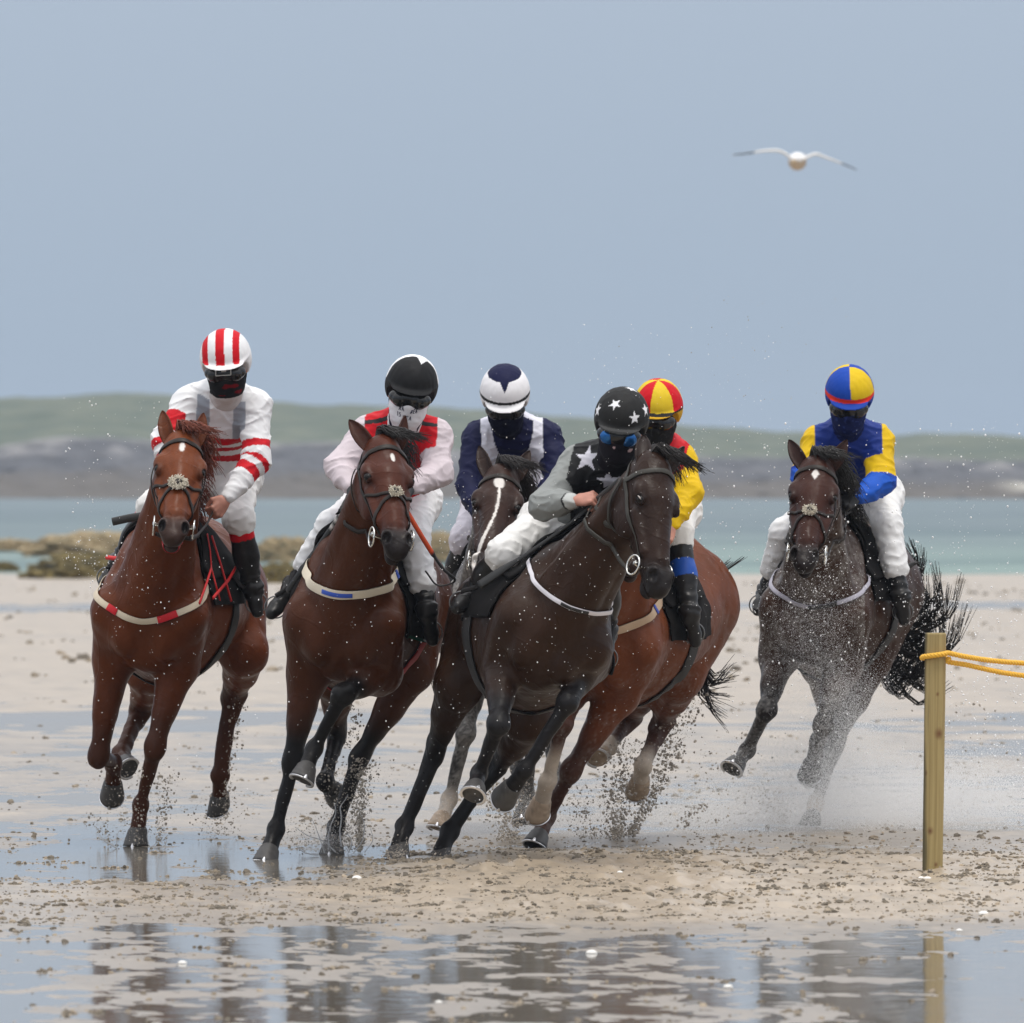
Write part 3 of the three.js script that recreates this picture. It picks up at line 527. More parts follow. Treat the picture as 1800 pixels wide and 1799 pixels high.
  { // tail
    const g = new G(), mc = col.tail || col.mane, root = L(-1.42, 0.12), ways = S.tail || [[[0.05, -0.2, -0.25], [0.1, -0.55, -0.45]]];
    let w, jl, cutL, kl; const sp = S.tailSpread ?? 0.10, jit = (a) => V((R01() - 0.5) * a, (R01() - 0.5) * a, (R01() - 0.5) * a);
    for (let i = 0; i < (S.tailN || 170); i++) {
      if (i % 11 === 0) { w = ways[Math.floor(R01() * ways.length)]; jl = jit(sp); cutL = 0.65 + 0.35 * R01(); kl = 0.6 + 0.7 * R01(); }
      const k = kl * (0.8 + 0.4 * R01()), pts = [root.clone().add(jit(0.035))], j2 = jit(0.03), cut = cutL * (0.85 + 0.15 * R01());
      w.forEach((o, q) => pts.push(root.clone().add(V(...o).multiplyScalar(q === w.length - 1 ? cut : 1)).addScaledVector(jl, q + 1).addScaledVector(j2, 0.4 + 0.5 * q)));
      g.color = [mc[0] * k, mc[1] * k, mc[2] * k]; g.tube(spline(pts, 9), q => 0.0062 * (1 - 0.85 * q), 3);
    }
    addMesh('tail', g.geo(), MAT_HAIR, horse);
  }
  const trunk = new Field(trunkSet, rel);
  const out = { S, D, C, F, U, R, L, Hd, hw, hl, hn, hs, full, trunk, horse, legInfo, poll, muz };
  horses[id] = out;
  console.log(id, 'hoof heights', Object.entries(legInfo).map(([k, v]) => k + ' ' + v.ho.y.toFixed(2) + '@' + (-v.ho.z).toFixed(1)).join(', '), 'muz', (-muz.z).toFixed(2), 'poll', (-poll.z).toFixed(2), 'pel', (-Pe.z).toFixed(2), 'up', U.toArray().map(q => q.toFixed(2)).join(' '));
  return out;
}
const spot = (w0, l0, rw, rl) => (w, l) => 1.6 * (1 - Math.hypot((w - w0) / rw, (l - l0) / rl)) * 2;
const chestDust = (H, a, b) => (x, y, z, hd) => hd > 0.4 ? 0.12 : a * sstep(1.35, 0.95, y) + b;

buildHorse('A', { seed: 11, D: 49.2, label: 'bright chestnut racehorse with red ribbons under the red and white striped jockey',
  chest: [273, 1062], pel: [352, 1050], lean: 4, poll: [322, 768], muz: [303, 940], twist: 2, maneSide: 1, forelock: 0.6, ears: [[0.3, 0.25], [0.12, 0.3]],
  legs: { RF: { e: [200, 1160], k: [173, 1332, 1], f: [199, 1345, -1], h: [197, 1398, -1] }, LF: { e: [312, 1172], k: [271, 1318, 1], f: [247, 1415, -1], h: [238, 1488, 1], pl: 1 }, RH: { e: [262, 1180], k: [242, 1252, -1], f: [211, 1325, 1], h: [227, 1352, 1] }, LH: { e: [428, 1150], k: [404, 1228, -1], f: [384, 1365, 1], h: [388, 1422, -1] } },
  col: { coat: hex('#5a2b10'), dark: hex('#40200f'), muzzle: hex('#3a2a24'), mane: hex('#6a2e16'), face: hex('#683314'), up: 0.35 },
  blaze: spot(0.0, 0.115, 0.014, 0.03) });
buildHorse('B', { seed: 23, D: 47.6, label: 'bay racehorse with black legs and cream breast girth under the red vest jockey',
  chest: [613, 1074], pel: [674, 1062], lean: 5, poll: [674, 778], muz: [703, 962], twist: 22, maneSide: 1, forelock: 0.7, ears: [[0.55, 0.1], [0.25, 0.5]],
  legs: { RF: { e: [542, 1180], k: [514, 1344, 1], f: [485, 1459, 1], h: [466, 1518, 1] }, LF: { e: [668, 1185], k: [602, 1222, 1], f: [552, 1318, -1], h: [530, 1372, 1] }, RH: { e: [590, 1190], k: [592, 1297, -1], f: [570, 1375, 1], h: [592, 1398, -1] }, LH: { e: [722, 1178], k: [632, 1330, -1], f: [590, 1455, 1], h: [583, 1502, 1], pl: 1 } },
  col: { coat: hex('#44220e'), dark: hex('#151313'), muzzle: hex('#1d1716'), mane: hex('#1a1514'), face: hex('#492213'), up: 0.1 },
  blaze: spot(0.012, 0.135, 0.011, 0.026) });
buildHorse('C', { seed: 37, D: 50.8, label: 'dark horse with crooked white blaze behind the star jockey\'s horse',
  chest: [868, 1092], pel: [912, 1075], lean: 4, poll: [884, 828], muz: [851, 1003], twist: -6, maneSide: 1, forelock: 0.8, ears: [[0.45, 0.2], [0.3, 0.2]],
  legs: { RF: { e: [836, 1175], k: [818, 1290, 1], f: [790, 1405, -1], h: [771, 1458, 1] }, LF: { e: [930, 1185], k: [938, 1290, 1], f: [925, 1395, -1], h: [921, 1446, 1] }, RH: { e: [882, 1185], k: [905, 1270, -1], f: [912, 1350, 1], h: [915, 1400, 1] }, LH: { e: [960, 1180], k: [965, 1270, -1], f: [972, 1350, 1], h: [978, 1395, 1] } },
  col: { coat: hex('#302420'), dark: hex('#2a2725'), muzzle: hex('#2a2423'), mane: hex('#1f1917'), face: hex('#35221b'), white: { RF: 0.06, LF: 0.0 }, paleHoof: 1 },
  dust: (x, y, z, hd) => hd > 0.4 ? 0.10 : 0.62,
  blaze: (w, l) => { if (l < 0.09 || l > 0.6) return 0; const t = (l - 0.1) / 0.5, c = -0.004 + 0.022 * Math.sin(t * 5.2) - 0.03 * t, wd = l < 0.145 ? 0.022 * Math.sqrt(Math.max(0, 1 - ((l - 0.118) / 0.03) ** 2)) + 0.006 : mix(0.007, 0.013, sstep(0.4, 0.8, t)); return (1 - Math.abs(w - c) / wd) * 3; } });
buildHorse('D', { seed: 41, D: 46.6, label: 'dark brown racehorse with raised black forelegs leaning through the turn under the star jockey',
  chest: [970, 1098], pel: [902, 1118], lean: 23, poll: [1152, 808], muz: [1168, 1036, 1], twist: 40, maneSide: 1, forelock: 0.9, ears: [[-0.25, -0.15], [0.75, 0.2]], eyeWhite: -1,
  legs: { RF: { e: [884, 1175], k: [876, 1275, 1], f: [842, 1362, -1], h: [831, 1400, 1] }, LF: { e: [1035, 1165], k: [998, 1236, 1], f: [922, 1355, -1], h: [887, 1402, -1] }, RH: { e: [806, 1205], k: [766, 1325, -1], f: [712, 1455, 1], h: [693, 1508, 1], pl: 1 }, LH: { e: [928, 1262], k: [872, 1345, -1], f: [790, 1462, 1], h: [768, 1518, 1], pl: 1 } },
  col: { coat: hex('#2e1b0e'), dark: hex('#191718'), muzzle: hex('#1c1716'), mane: hex('#17110f'), face: hex('#28170e'), up: 0.3 }, blaze: null });
buildHorse('E', { seed: 53, D: 49.0, label: 'chestnut bay racehorse with pale socks under the red and yellow jockey',
  chest: [1078, 1106], pel: [1182, 1072], lean: 9, poll: [1120, 822], muz: [1112, 990], twist: 5, maneSide: 1, forelock: 0.3, ears: [[0.4, 0.1], [0.1, 0.1]],
  legs: { RF: { e: [1012, 1195], k: [988, 1275, 1], f: [962, 1375, -1], h: [947, 1430, -1] }, LF: { e: [1088, 1222], k: [1003, 1358, 1], f: [962, 1440, -1], h: [940, 1488, 1] }, RH: { e: [1128, 1200], k: [1100, 1270, -1], f: [1068, 1310, 1], h: [1052, 1335, 1] }, LH: { e: [1192, 1195], k: [1158, 1280, -1], f: [1130, 1345, 1], h: [1124, 1388, -1] } },
  col: { coat: hex('#64341a'), dark: hex('#452a20'), muzzle: hex('#2a1d18'), mane: hex('#1c1412'), white: { RF: 0.9, LF: 0.0, RH: 0.25, LH: 0.55 }, paleHoof: 1, up: 0.3 },
  dust: (x, y, z, hd) => 0.14 + 0.22 * sstep(1.15, 0.7, y),
  tail: [[[0.10, 0.06, 0.02], [0.26, 0.07, 0.0]], [[0.10, 0.02, 0.02], [0.24, 0.12, 0.0]], [[0.08, -0.02, 0], [0.22, -0.06, 0]], [[0.03, -0.3, 0.02], [0.08, -0.52, 0.05], [0.22, -0.66, 0.05]], [[0.02, -0.34, 0.0], [0.05, -0.56, 0.03], [0.12, -0.76, 0.05]], [[0.03, -0.3, 0.02], [0.10, -0.50, 0.05], [0.26, -0.60, 0.05]], [[0.02, -0.34, 0.0], [0.04, -0.56, 0.03], [0.16, -0.72, 0.05]]], tailN: 150, tailSpread: 0.05 });
buildHorse('F', { seed: 67, D: 51.5, label: 'dark bay racehorse greyed by spray under the blue and yellow jockey on the right',
  chest: [1444, 1058], pel: [1512, 1050], lean: 5, poll: [1438, 812], muz: [1413, 990], twist: -8, maneSide: 1, forelock: 0.7, ears: [[0.62, 0.2], [0.45, 0.35]],
  legs: { RF: { e: [1370, 1155], k: [1348, 1250, 1], f: [1312, 1322, -1], h: [1287, 1354, 1] }, LF: { e: [1482, 1170], k: [1447, 1278, 1], f: [1438, 1302, -1], h: [1424, 1364, -1] }, RH: { e: [1445, 1165], k: [1455, 1272, -1], f: [1442, 1335, 1], h: [1434, 1380, 1] }, LH: { e: [1530, 1160], k: [1467, 1315, -1], f: [1435, 1412, 1], h: [1424, 1452, 1], pl: 1 } },
  col: { coat: hex('#341d10'), dark: hex('#201c1c'), muzzle: hex('#221c1b'), mane: hex('#17130f'), face: hex('#381c13'), white: { LH: 0.02 }, paleHoof: 1 },
  dust: (x, y, z, hd) => hd > 0.4 ? 0.10 : (x > 1.72 ? 0.12 : 0.52),
  blaze: (w, l) => (1 - (Math.abs(w - 0.002) / 0.021 + Math.abs(l - 0.115) / 0.034)) * 4,
  tail: [[[0.08, -0.22, 0.05], [0.26, -0.12, 0.05], [0.28, 0.02, 0.05]], [[0.10, -0.30, 0.05], [0.28, -0.22, 0.05], [0.34, -0.02, 0.05]], [[0.10, -0.34, 0.05], [0.32, -0.34, 0.05], [0.42, -0.14, 0.05]], [[0.09, -0.35, 0.05], [0.30, -0.46, 0.05], [0.42, -0.30, 0.05]], [[0.05, -0.38, 0.05], [0.2, -0.58, 0.05], [0.38, -0.48, 0.05]], [[0.03, -0.40, 0.05], [0.14, -0.56, 0.05], [0.28, -0.52, 0.05]], [[0.06, -0.18, 0.05], [0.2, -0.06, 0.05], [0.24, 0.04, 0.05]]], tailN: 620, tailSpread: 0.10 });
console.log('horses ready');
// ───────────────────────── tack and riders ─────────────────────────
const MAT_LEATHER = vmat(0.45, { specularIntensity: 0.45 }), MAT_STRAP = vmat(0.6), MAT_RING = mat([0.75, 0.74, 0.70], 0.22, { metalness: 1 }), MAT_CLOTH = vmat(0.9, { specularIntensity: 0.2 }), MAT_FLEECE = vmat(0.95);
const MAT_STEEL = mat([0.2, 0.2, 0.2], 0.35, { metalness: 0.9 }); const BLK = [0.014, 0.013, 0.013], LEATHER = [0.022, 0.017, 0.014];
function strapOn(H, pts, n, w, th, color, mat_, name, parent, off = 0.002, field = H.full) {
  const g = new G(); g.color = color; const path = spline(pts, n), P_ = [], N_ = []; for (const p of path) { const [q, nn] = field.snap(p, off); P_.push(q); N_.push(nn); }
  g.ribbon(P_, N_, w, th); return addMesh(name, g.geo(), mat_, parent);
}
function ring(c, a, b, r, t) { const g = new G(), pts = []; for (let k = 0; k <= 28; k++) { const q = k / 28 * 2 * Math.PI; pts.push(c.clone().addScaledVector(a, Math.cos(q) * r).addScaledVector(b, Math.sin(q) * r)); } g.tube(pts, t, 7); return g.geo(); }
function bridle(id, T) {
  const H = horses[id], { Hd, hw, hl, hn } = H, col = T.bridle || LEATHER;
  const b = thing('bridle', T.bridleLabel, 'bridle', 'bridles on the racehorses');
  strapOn(H, [Hd(-0.1, 0.085, -0.09), Hd(-0.085, 0.088, 0.0), Hd(0, 0.083, 0.07), Hd(0.085, 0.088, 0.0), Hd(0.1, 0.085, -0.09)], 34, 0.024, 0.006, col, MAT_LEATHER, 'browband', b);
  const hands = T.hands, bits = {};
  for (const s of [-1, 1]) {
    const bit = Hd(0.067 * s, 0.475, -0.085); bits[s] = bit;
    strapOn(H, [Hd(0.03 * s, 0.0, -0.08), Hd(0.095 * s, 0.06, -0.085), Hd(0.105 * s, 0.15, -0.085), Hd(0.105 * s, 0.27, -0.085), Hd(0.085 * s, 0.38, -0.082), Hd(0.07 * s, 0.455, -0.08)], 40, 0.019, 0.005, col, MAT_LEATHER, 'cheekpiece', b);
    strapOn(H, [Hd(0.097 * s, 0.07, -0.1), Hd(0.105 * s, 0.14, -0.17), Hd(0.07 * s, 0.2, -0.22), Hd(0.0, 0.215, -0.24)], 20, 0.013, 0.004, col, MAT_LEATHER, 'throat_lash', b, 0.008);
    addMesh('bit_ring', ring(bit.clone().addScaledVector(hw, 0.012 * s), hl, hn, 0.044, 0.0042), MAT_RING, b);
    const mp = new G(); mp.tube([bit.clone().addScaledVector(hw, -0.03 * s), bit.clone().addScaledVector(hw, 0.016 * s).addScaledVector(hn, 0.02)], t => 0.0075 + 0.004 * t, 8); addMesh('bit_mouthpiece', mp.geo(), MAT_RING, b);
    if (T.noseband) strapOn(H, [Hd(0, 0.33, 0.06), Hd(0.055 * s, 0.365, 0.0), Hd(0.075 * s, 0.42, -0.05), Hd(0.06 * s, 0.46, -0.10), Hd(0.0, 0.48, -0.14)], 26, 0.017, 0.006, col, MAT_LEATHER, 'noseband', b);
    if (T.noseband) strapOn(H, [Hd(0, 0.33, 0.06), Hd(0.05 * s, 0.31, 0.0), Hd(0.085 * s, 0.275, -0.05), Hd(0.095 * s, 0.25, -0.085)], 22, 0.015, 0.006, col, MAT_LEATHER, 'noseband', b);
    const hand = hands[s < 0 ? 0 : 1];
    if (hand) { // rein along the neck to the hand
      const start = bit.clone().addScaledVector(hl, 0.005).addScaledVector(hn, -0.045), mid = lerpV(start, hand, 0.5).addScaledVector(UP, -0.03), g = new G(); g.color = T.rein || col;
      const pts = spline([start, lerpV(start, mid, 0.5).addScaledVector(UP, -0.012), mid, lerpV(mid, hand, 0.5).addScaledVector(UP, -0.01), hand], 40).map(p => { const d = H.full.at(p); return d < 0.012 ? H.full.snap(p, 0.012)[0] : p; });
      g.tube(pts, 0.0105, 6, 0.38, hw.clone().cross(hand.clone().sub(start).normalize()).normalize()); addMesh('rein', g.geo(), MAT_LEATHER, b);
    }
  }
  if (T.pad) { // sheepskin pad where the noseband crosses
    const g = new G(), r = rng(T.seed + 5), [c, n] = H.full.snap(Hd(0, 0.33, 0.05), 0.008), up = hl;
    for (let i = 0; i < 520; i++) {
      const a = r() * 6.283, q = Math.pow(r(), 0.35), ps = T.pad, x = Math.cos(a) * 0.034 * q * ps, y = Math.sin(a) * 0.026 * q * ps, k = 0.75 + 0.35 * r(), p = c.clone().addScaledVector(hw, x).addScaledVector(up, y), o = n.clone().addScaledVector(hw, x * 20 + 1.8 * (r() - 0.5)).addScaledVector(up, y * 20 + 1.8 * (r() - 0.5)).normalize();
      g.color = [0.62 * k, 0.57 * k, 0.47 * k]; const c2 = p.clone().addScaledVector(o, 0.010 + 0.010 * r()), e = c2.clone().addScaledVector(V(r() - 0.5, r() - 0.5, r() - 0.5), 0.024); g.tube([p, c2, e], t => 0.0042 * (1 - 0.5 * t), 4);
    }
    const pd = addMesh('sheepskin_pad', g.geo(), MAT_FLEECE, b);
    const d = new G(); d.color = col; const [c3] = H.full.snap(Hd(0, 0.33, 0.05), 0.022); const rr = []; for (let k = 0; k <= 3; k++) { const ringp = []; for (let a = 0; a < 14; a++) { const q = a / 14 * 6.283, R_ = [0.017, 0.018, 0.016, 0.008][k]; ringp.push(c3.clone().addScaledVector(hw, Math.cos(q) * R_).addScaledVector(up, Math.sin(q) * R_).addScaledVector(n, k * 0.0035)); } rr.push(ringp); } d.loft(rr); addMesh('noseband_disc', d.geo(), MAT_LEATHER, pd);
  }
  return bits;
}
function saddle(id, T) {
  const H = horses[id], { L, F, U, R, trunk } = H;
  const s = thing('racing_saddle', T.saddleLabel, 'saddle', 'racing saddles with their cloths');
  const sheet = (f0, f1, nf, a0, a1, na, off, th, color, name, edge) => {
    const g = new G(), rows = [], rr = rng(T.seed + 3);
    for (let i = 0; i <= nf; i++) { const row = []; for (let j = 0; j <= na; j++) {
      const f = mix(f0(j / na), f1(j / na), i / nf), a = mix(a0, a1, j / na) * Math.PI / 180, dir = U.clone().multiplyScalar(Math.cos(a)).addScaledVector(R, Math.sin(a)), wav = 0.006 * N3(f * 9, a * 5, T.seed) * Math.abs(a);
      const [q, n] = trunk.march(L(f, 0.0), dir, 0.62, off + wav); row.push([q, dir]); } rows.push(row); }
    g.color = color; const top = rows.map(r => r.map(([q, n], j) => g.v(q.clone().addScaledVector(n, th), edge && (j < 1 || j > na - 1) ? edge : null))), bot = rows.map(r => r.map(([q]) => g.v(q)));
    const quad = (a, b, c, d) => g.i.push(a, c, b, b, c, d);
    for (let i = 0; i < nf; i++) for (let j = 0; j < na; j++) { quad(top[i][j], top[i][j + 1], top[i + 1][j], top[i + 1][j + 1]); quad(bot[i][j + 1], bot[i][j], bot[i + 1][j + 1], bot[i + 1][j]); }
    for (let i = 0; i < nf; i++) { quad(top[i + 1][0], bot[i + 1][0], top[i][0], bot[i][0]); quad(top[i][na], bot[i][na], top[i + 1][na], bot[i + 1][na]); }
    for (let j = 0; j < na; j++) { quad(top[0][j], bot[0][j], top[0][j + 1], bot[0][j + 1]); quad(top[nf][j + 1], bot[nf][j + 1], top[nf][j], bot[nf][j]); }
    return addMesh(name, g.geo(), MAT_CLOTH, s);
  };
  sheet(t => -0.02 - 0.06 * Math.abs(t - 0.5) * 2, () => -0.62, 30, -T.clothA, T.clothB, 60, 0.010, 0.008, T.cloth, 'saddle_cloth', T.clothEdge);
  sheet(t => -0.12 + 0.05 * Math.sin(t * Math.PI), () => -0.52, 22, -62, 62, 40, 0.022, 0.016, [0.02, 0.019, 0.019], 'seat');
  const gp = []; for (let k = 0; k <= 40; k++) { const a = (62 + 236 * k / 40) * Math.PI / 180; const dir = U.clone().multiplyScalar(Math.cos(a)).addScaledVector(R, Math.sin(a)); gp.push(L(-0.33, -0.02).addScaledVector(dir, 0.36)); }
  strapOn(H, gp, 50, 0.09, 0.006, T.girth || BLK, MAT_STRAP, 'girth', s, 0.003, trunk);
  if (T.breast) { // breast girth round the front
    const B = T.breast, pts = [], nn = [], n = 72, cols = [];
    for (let k = 0; k <= n; k++) { const t = k / n * 2 - 1, ps = t * 1.75, u = B.u + B.rise * Math.pow(Math.abs(Math.sin(clamp(ps, -1.57, 1.57))), 1.6) + (B.tilt || 0) * Math.sin(ps), dir = F.clone().multiplyScalar(Math.cos(ps)).addScaledVector(R, Math.sin(ps)); const [q, nr] = trunk.march(L(-0.06, u), dir, 0.55, 0.006); pts.push(q); nn.push(nr); }
    const seg = (a, b, color, w, off, name, par) => { const g = new G(); g.color = color; g.ribbon(pts.slice(a, b + 1).map((p, i) => p.clone().addScaledVector(nn[a + i], off)), nn.slice(a, b + 1), w, 0.005); return addMesh(name, g.geo(), MAT_STRAP, par); };
    const bg = seg(0, n, B.c, B.w, 0, 'breast_girth', s);
    for (const [a, b, c, wk] of B.marks || []) seg(Math.round(a * n), Math.round(b * n), c, B.w * (wk || 0.6), 0.0055, 'tape', bg);
  }
  return s;
}
function stirrup(par, sad, foot, top) {
  const g = new G(); g.color = [0.02, 0.018, 0.018]; g.tube(spline([top, lerpV(top, foot, 0.5), foot.clone().add(V(0, 0.055, 0))], 10), 0.011, 6, 0.3); addMesh('stirrup_leather', g.geo(), MAT_LEATHER, sad);
  const a = V(1, 0, 0), b = V(0, 1, 0.1).normalize(); addMesh('stirrup_iron', ring(foot.clone().add(V(0, 0.004, -0.05)), a, b, 0.05, 0.0035), MAT_STEEL, sad);
}
const SKIN = hex('#b98270'), MAT_SKIN = vmat(0.55), MAT_SILK = vmat(0.6, { specularIntensity: 0.4 }), MAT_BREECH = vmat(0.7), MAT_BOOT = vmat(0.34, { specularIntensity: 0.5 }), MAT_HELM = vmat(0.6, { specularIntensity: 0.3 }), MAT_MASK = vmat(0.9, { specularIntensity: 0.2 }), MAT_GOG = mat([0.008, 0.008, 0.009], 0.12);
const star = (u, v, r) => { const a = Math.atan2(u, v), q = Math.hypot(u, v), s = 2 * Math.PI / 5, m = Math.abs(((a % s) + s * 1.5) % s - s / 2), x = q * Math.cos(m), y = q * Math.sin(m); const bx = r * 0.42 * Math.cos(s / 2), by = r * 0.42 * Math.sin(s / 2); return (r - x) * by - y * (r - bx) > 0; };
const handWorld = {};
function buildRider(id, hid, T) {
  const H = horses[hid], D = H.D, R01 = rng(T.seed), J = {}; for (const k in T.j) J[k] = P(T.j[k][0], T.j[k][1], D + T.j[k][2]);
  for (const [k, r] of [['kn', 0.09], ['an', 0.075], ['to', 0.065]]) for (const s of id === 'D' ? [] : ['L']) { let z = T.j[k + s][2]; for (let i = 0; i < 70 && H.trunk.at(J[k + s]) < r; i++) { z -= 0.012; J[k + s] = P(T.j[k + s][0], T.j[k + s][1], D + z); } }   // legs lie against the horse's sides, never in them
  const nb = lerpV(J.shL, J.shR, 0.5); J.shL.y -= 0.055; J.shR.y -= 0.055; const hipM = J.hip, X = J.shL.clone().sub(J.shR).normalize(), mid = lerpV(J.shL, J.shR, 0.5).lerp(nb, 0.6), upv = mid.clone().sub(hipM).normalize();
  let fr = X.clone().cross(upv).normalize();                        // chest front
  const hipAxis = V(1, 0, 0); J.hL = hipM.clone().addScaledVector(hipAxis, 0.095); J.hR = hipM.clone().addScaledVector(hipAxis, -0.095);
  const waist = lerpV(hipM, mid, 0.36).addScaledVector(fr, -0.03), chest = lerpV(hipM, mid, 0.74).addScaledVector(fr, -0.02);
  const hs = T.hs || 1.1, hz = V(Math.sin(T.yaw) * Math.cos(T.pitch), Math.sin(T.pitch), Math.cos(T.yaw) * Math.cos(T.pitch)), hy0 = UP.clone().addScaledVector(hz, -UP.dot(hz)).normalize(), hy = hy0.applyAxisAngle(hz, T.tilt || 0), hx = hy.clone().cross(hz).normalize();
  const hd = (x, y, z) => J.head.clone().addScaledVector(hx, x * hs).addScaledVector(hy, y * hs).addScaledVector(hz, z * hs), hax = [hx, hy, hz];
  const hel = (x, y, z, a, b, c, k, col, o) => ell(hd(x, y, z), ...hax, a * hs, b * hs, c * hs, k, col, o);
  const person = thing('person', T.label, 'person', 'jockeys riding in the race');
  // hands -----------------------------------------------------------------
  const handPrims = [], hands = {};
  for (const s of ['R', 'L']) {
    const w = J['wr' + s], e = J['el' + s], a = (T['dir' + s] ? V(...T['dir' + s]) : w.clone().sub(e)).normalize(), sd = s === 'R' ? -1 : 1;
    let n = (T['back' + s] ? V(...T['back' + s]) : V(sd * 0.5, 0.75, 0.45)); n.addScaledVector(a, -n.dot(a)).normalize(); const c = a.clone().cross(n).normalize().multiplyScalar(sd);   // c: towards the thumb side
    const at = (x, y, z) => w.clone().addScaledVector(a, x).addScaledVector(n, y).addScaledVector(c, z), hp = [];
    hp.push(cone(at(-0.008, 0, 0), at(0.015, 0, 0), 0.024, 0.026, 0.02, 0, { flat: [n, 0.8] }), ell(at(0.052, 0, 0), a, n, c, 0.046, 0.02, 0.04, 0.018));
    [[-0.030, 0.92], [-0.010, 1.02], [0.011, 1.0], [0.031, 0.88]].forEach(([z, l], i) => {
      const k0 = at(0.082 + (i === 1 ? 0.004 : 0) - (i === 0 ? 0.006 : 0), 0.006, z), k1 = k0.clone().addScaledVector(a, 0.022 * l).addScaledVector(n, -0.030 * l), k2 = k1.clone().addScaledVector(a, -0.017 * l).addScaledVector(n, -0.022 * l), k3 = k2.clone().addScaledVector(a, -0.021 * l).addScaledVector(n, 0.005);
      hp.push(cone(at(0.05, 0, z * 0.8), k0, 0.011, 0.0105, 0.008), cone(k0, k1, 0.0105, 0.0092, 0.004), cone(k1, k2, 0.0092, 0.0085, 0.003), cone(k2, k3, 0.0085, 0.0078, 0.003));
    });
    const t0 = at(0.022, -0.006, 0.026), t1 = at(0.05, -0.018, 0.046), t2 = at(0.078, -0.032, 0.036), t3 = at(0.094, -0.036, 0.018);
    hp.push(cone(t0, t1, 0.016, 0.012, 0.012), cone(t1, t2, 0.0115, 0.010, 0.004), cone(t2, t3, 0.010, 0.0085, 0.004));
    hands[s] = { w, a, n, c, grip: at(0.075, -0.026, 0), prims: hp }; handPrims.push(...hp);
  }
  handWorld[id] = hands;
  // body (one skin) ---------------------------------------------------------
  const bp = [];
  bp.push(cone(hipM, waist, 0.13, 0.11, 0.06), cone(waist, chest, 0.11, 0.13, 0.06), cone(J.shL, mid, 0.055, 0.06, 0.05), cone(mid, J.shR, 0.06, 0.055, 0.05), cone(lerpV(mid, chest, 0.2), hd(0, -0.07, -0.03), 0.06, 0.055, 0.04));
  for (const s of ['L', 'R']) { bp.push(cone(J['sh' + s], J['el' + s], 0.052, 0.040, 0.03), cone(J['el' + s], J['wr' + s], 0.040, 0.026, 0.02), cone(J['h' + s], J['kn' + s], 0.082, 0.055, 0.04), cone(J['kn' + s], J['an' + s], 0.052, 0.036, 0.02), cone(J['an' + s], J['to' + s], 0.034, 0.028, 0.02)); }
  const headP = [hel(0, 0.03, -0.012, 0.076, 0.098, 0.096, 0.02), hel(0, -0.045, 0.022, 0.062, 0.072, 0.07, 0.03), hel(0, -0.095, 0.045, 0.034, 0.03, 0.036, 0.03), cone(hd(0, 0.012, 0.08), hd(0, -0.03, 0.095), 0.010 * hs, 0.013 * hs, 0.015), hel(0.077, -0.01, -0.01, 0.012, 0.03, 0.02, 0.01), hel(-0.077, -0.01, -0.01, 0.012, 0.03, 0.02, 0.01), hel(0.031, 0.005, 0.088, 0.017, 0.012, 0.012, 0.01, 0, { carve: 1 }), hel(-0.031, 0.005, 0.088, 0.017, 0.012, 0.012, 0.01, 0, { carve: 1 }), hel(0, -0.068, 0.092, 0.026, 0.004, 0.012, 0.006, 0, { carve: 1 }), cone(hd(0, -0.05, -0.03), lerpV(hd(0, -0.07, -0.03), mid, 0.6), 0.055, 0.058, 0.03)];
  const skinAt = T.gloves ? (x, y, z) => T.gloves : (x, y, z) => { const n = 1 + 0.18 * fbm(x * 40, y * 40, z * 40, 2); const r = 0.06 * Math.max(0, N3(x * 25, y * 25, z * 25)); return [SKIN[0] * n + r * 0.4, SKIN[1] * n, SKIN[2] * n]; };
  const m = surfaceNet(new Field(bp), bounds(bp), 0.013, () => SKIN); surfaceNet(new Field(headP), bounds(headP), 0.006, () => SKIN, m);
  for (const s of ['L', 'R']) surfaceNet(new Field(hands[s].prims), bounds(hands[s].prims, 0.01), 0.0034, skinAt, m);
  addMesh('body', toGeo(m), MAT_SKIN, person);
  for (const s of [-1, 1]) { const g = new THREE.SphereGeometry(0.0125 * hs, 12, 8), p = hd(0.031 * s, 0.005, 0.079); g.translate(p.x, p.y, p.z); addMesh('eye', g, MAT_EYE, person); }
  // jersey ------------------------------------------------------------------
  const jp = [], B = T.bulk || 1, shc = (s) => J['sh' + s];
  jp.push(cone(lerpV(hipM, waist, 0.45), waist, 0.150 * B, 0.138 * B, 0.06, 0, { flat: [fr, 0.82], bone: 't' }), cone(waist, chest, 0.138 * B, 0.168 * B, 0.06, 0, { flat: [fr, 0.84], bone: 't' }), cone(chest, lerpV(chest, mid, 0.9), 0.155 * B, 0.095, 0.05, 0, { flat: [fr, 0.8], bone: 't' }));
  jp.push(cone(J.shL, mid, 0.077, 0.085, 0.05, 0, { bone: 't' }), cone(mid, J.shR, 0.085, 0.077, 0.05, 0, { bone: 't' }), cone(lerpV(mid, chest, 0.1), lerpV(mid, hd(0, -0.09, -0.03), 0.55), 0.085, 0.066, 0.05, 0, { bone: 't' }));
  for (const s of ['L', 'R']) jp.push(cone(J['sh' + s], J['el' + s], 0.078, 0.064, 0.04, 0, { bone: 'u' + s }), cone(J['el' + s], lerpV(J['el' + s], J['wr' + s], 0.5), 0.064, 0.054, 0.03, 0, { bone: 'f' + s }), cone(lerpV(J['el' + s], J['wr' + s], 0.5), lerpV(J['el' + s], J['wr' + s], 0.93), 0.053, 0.036, 0.02, 0, { bone: 'g' + s }));
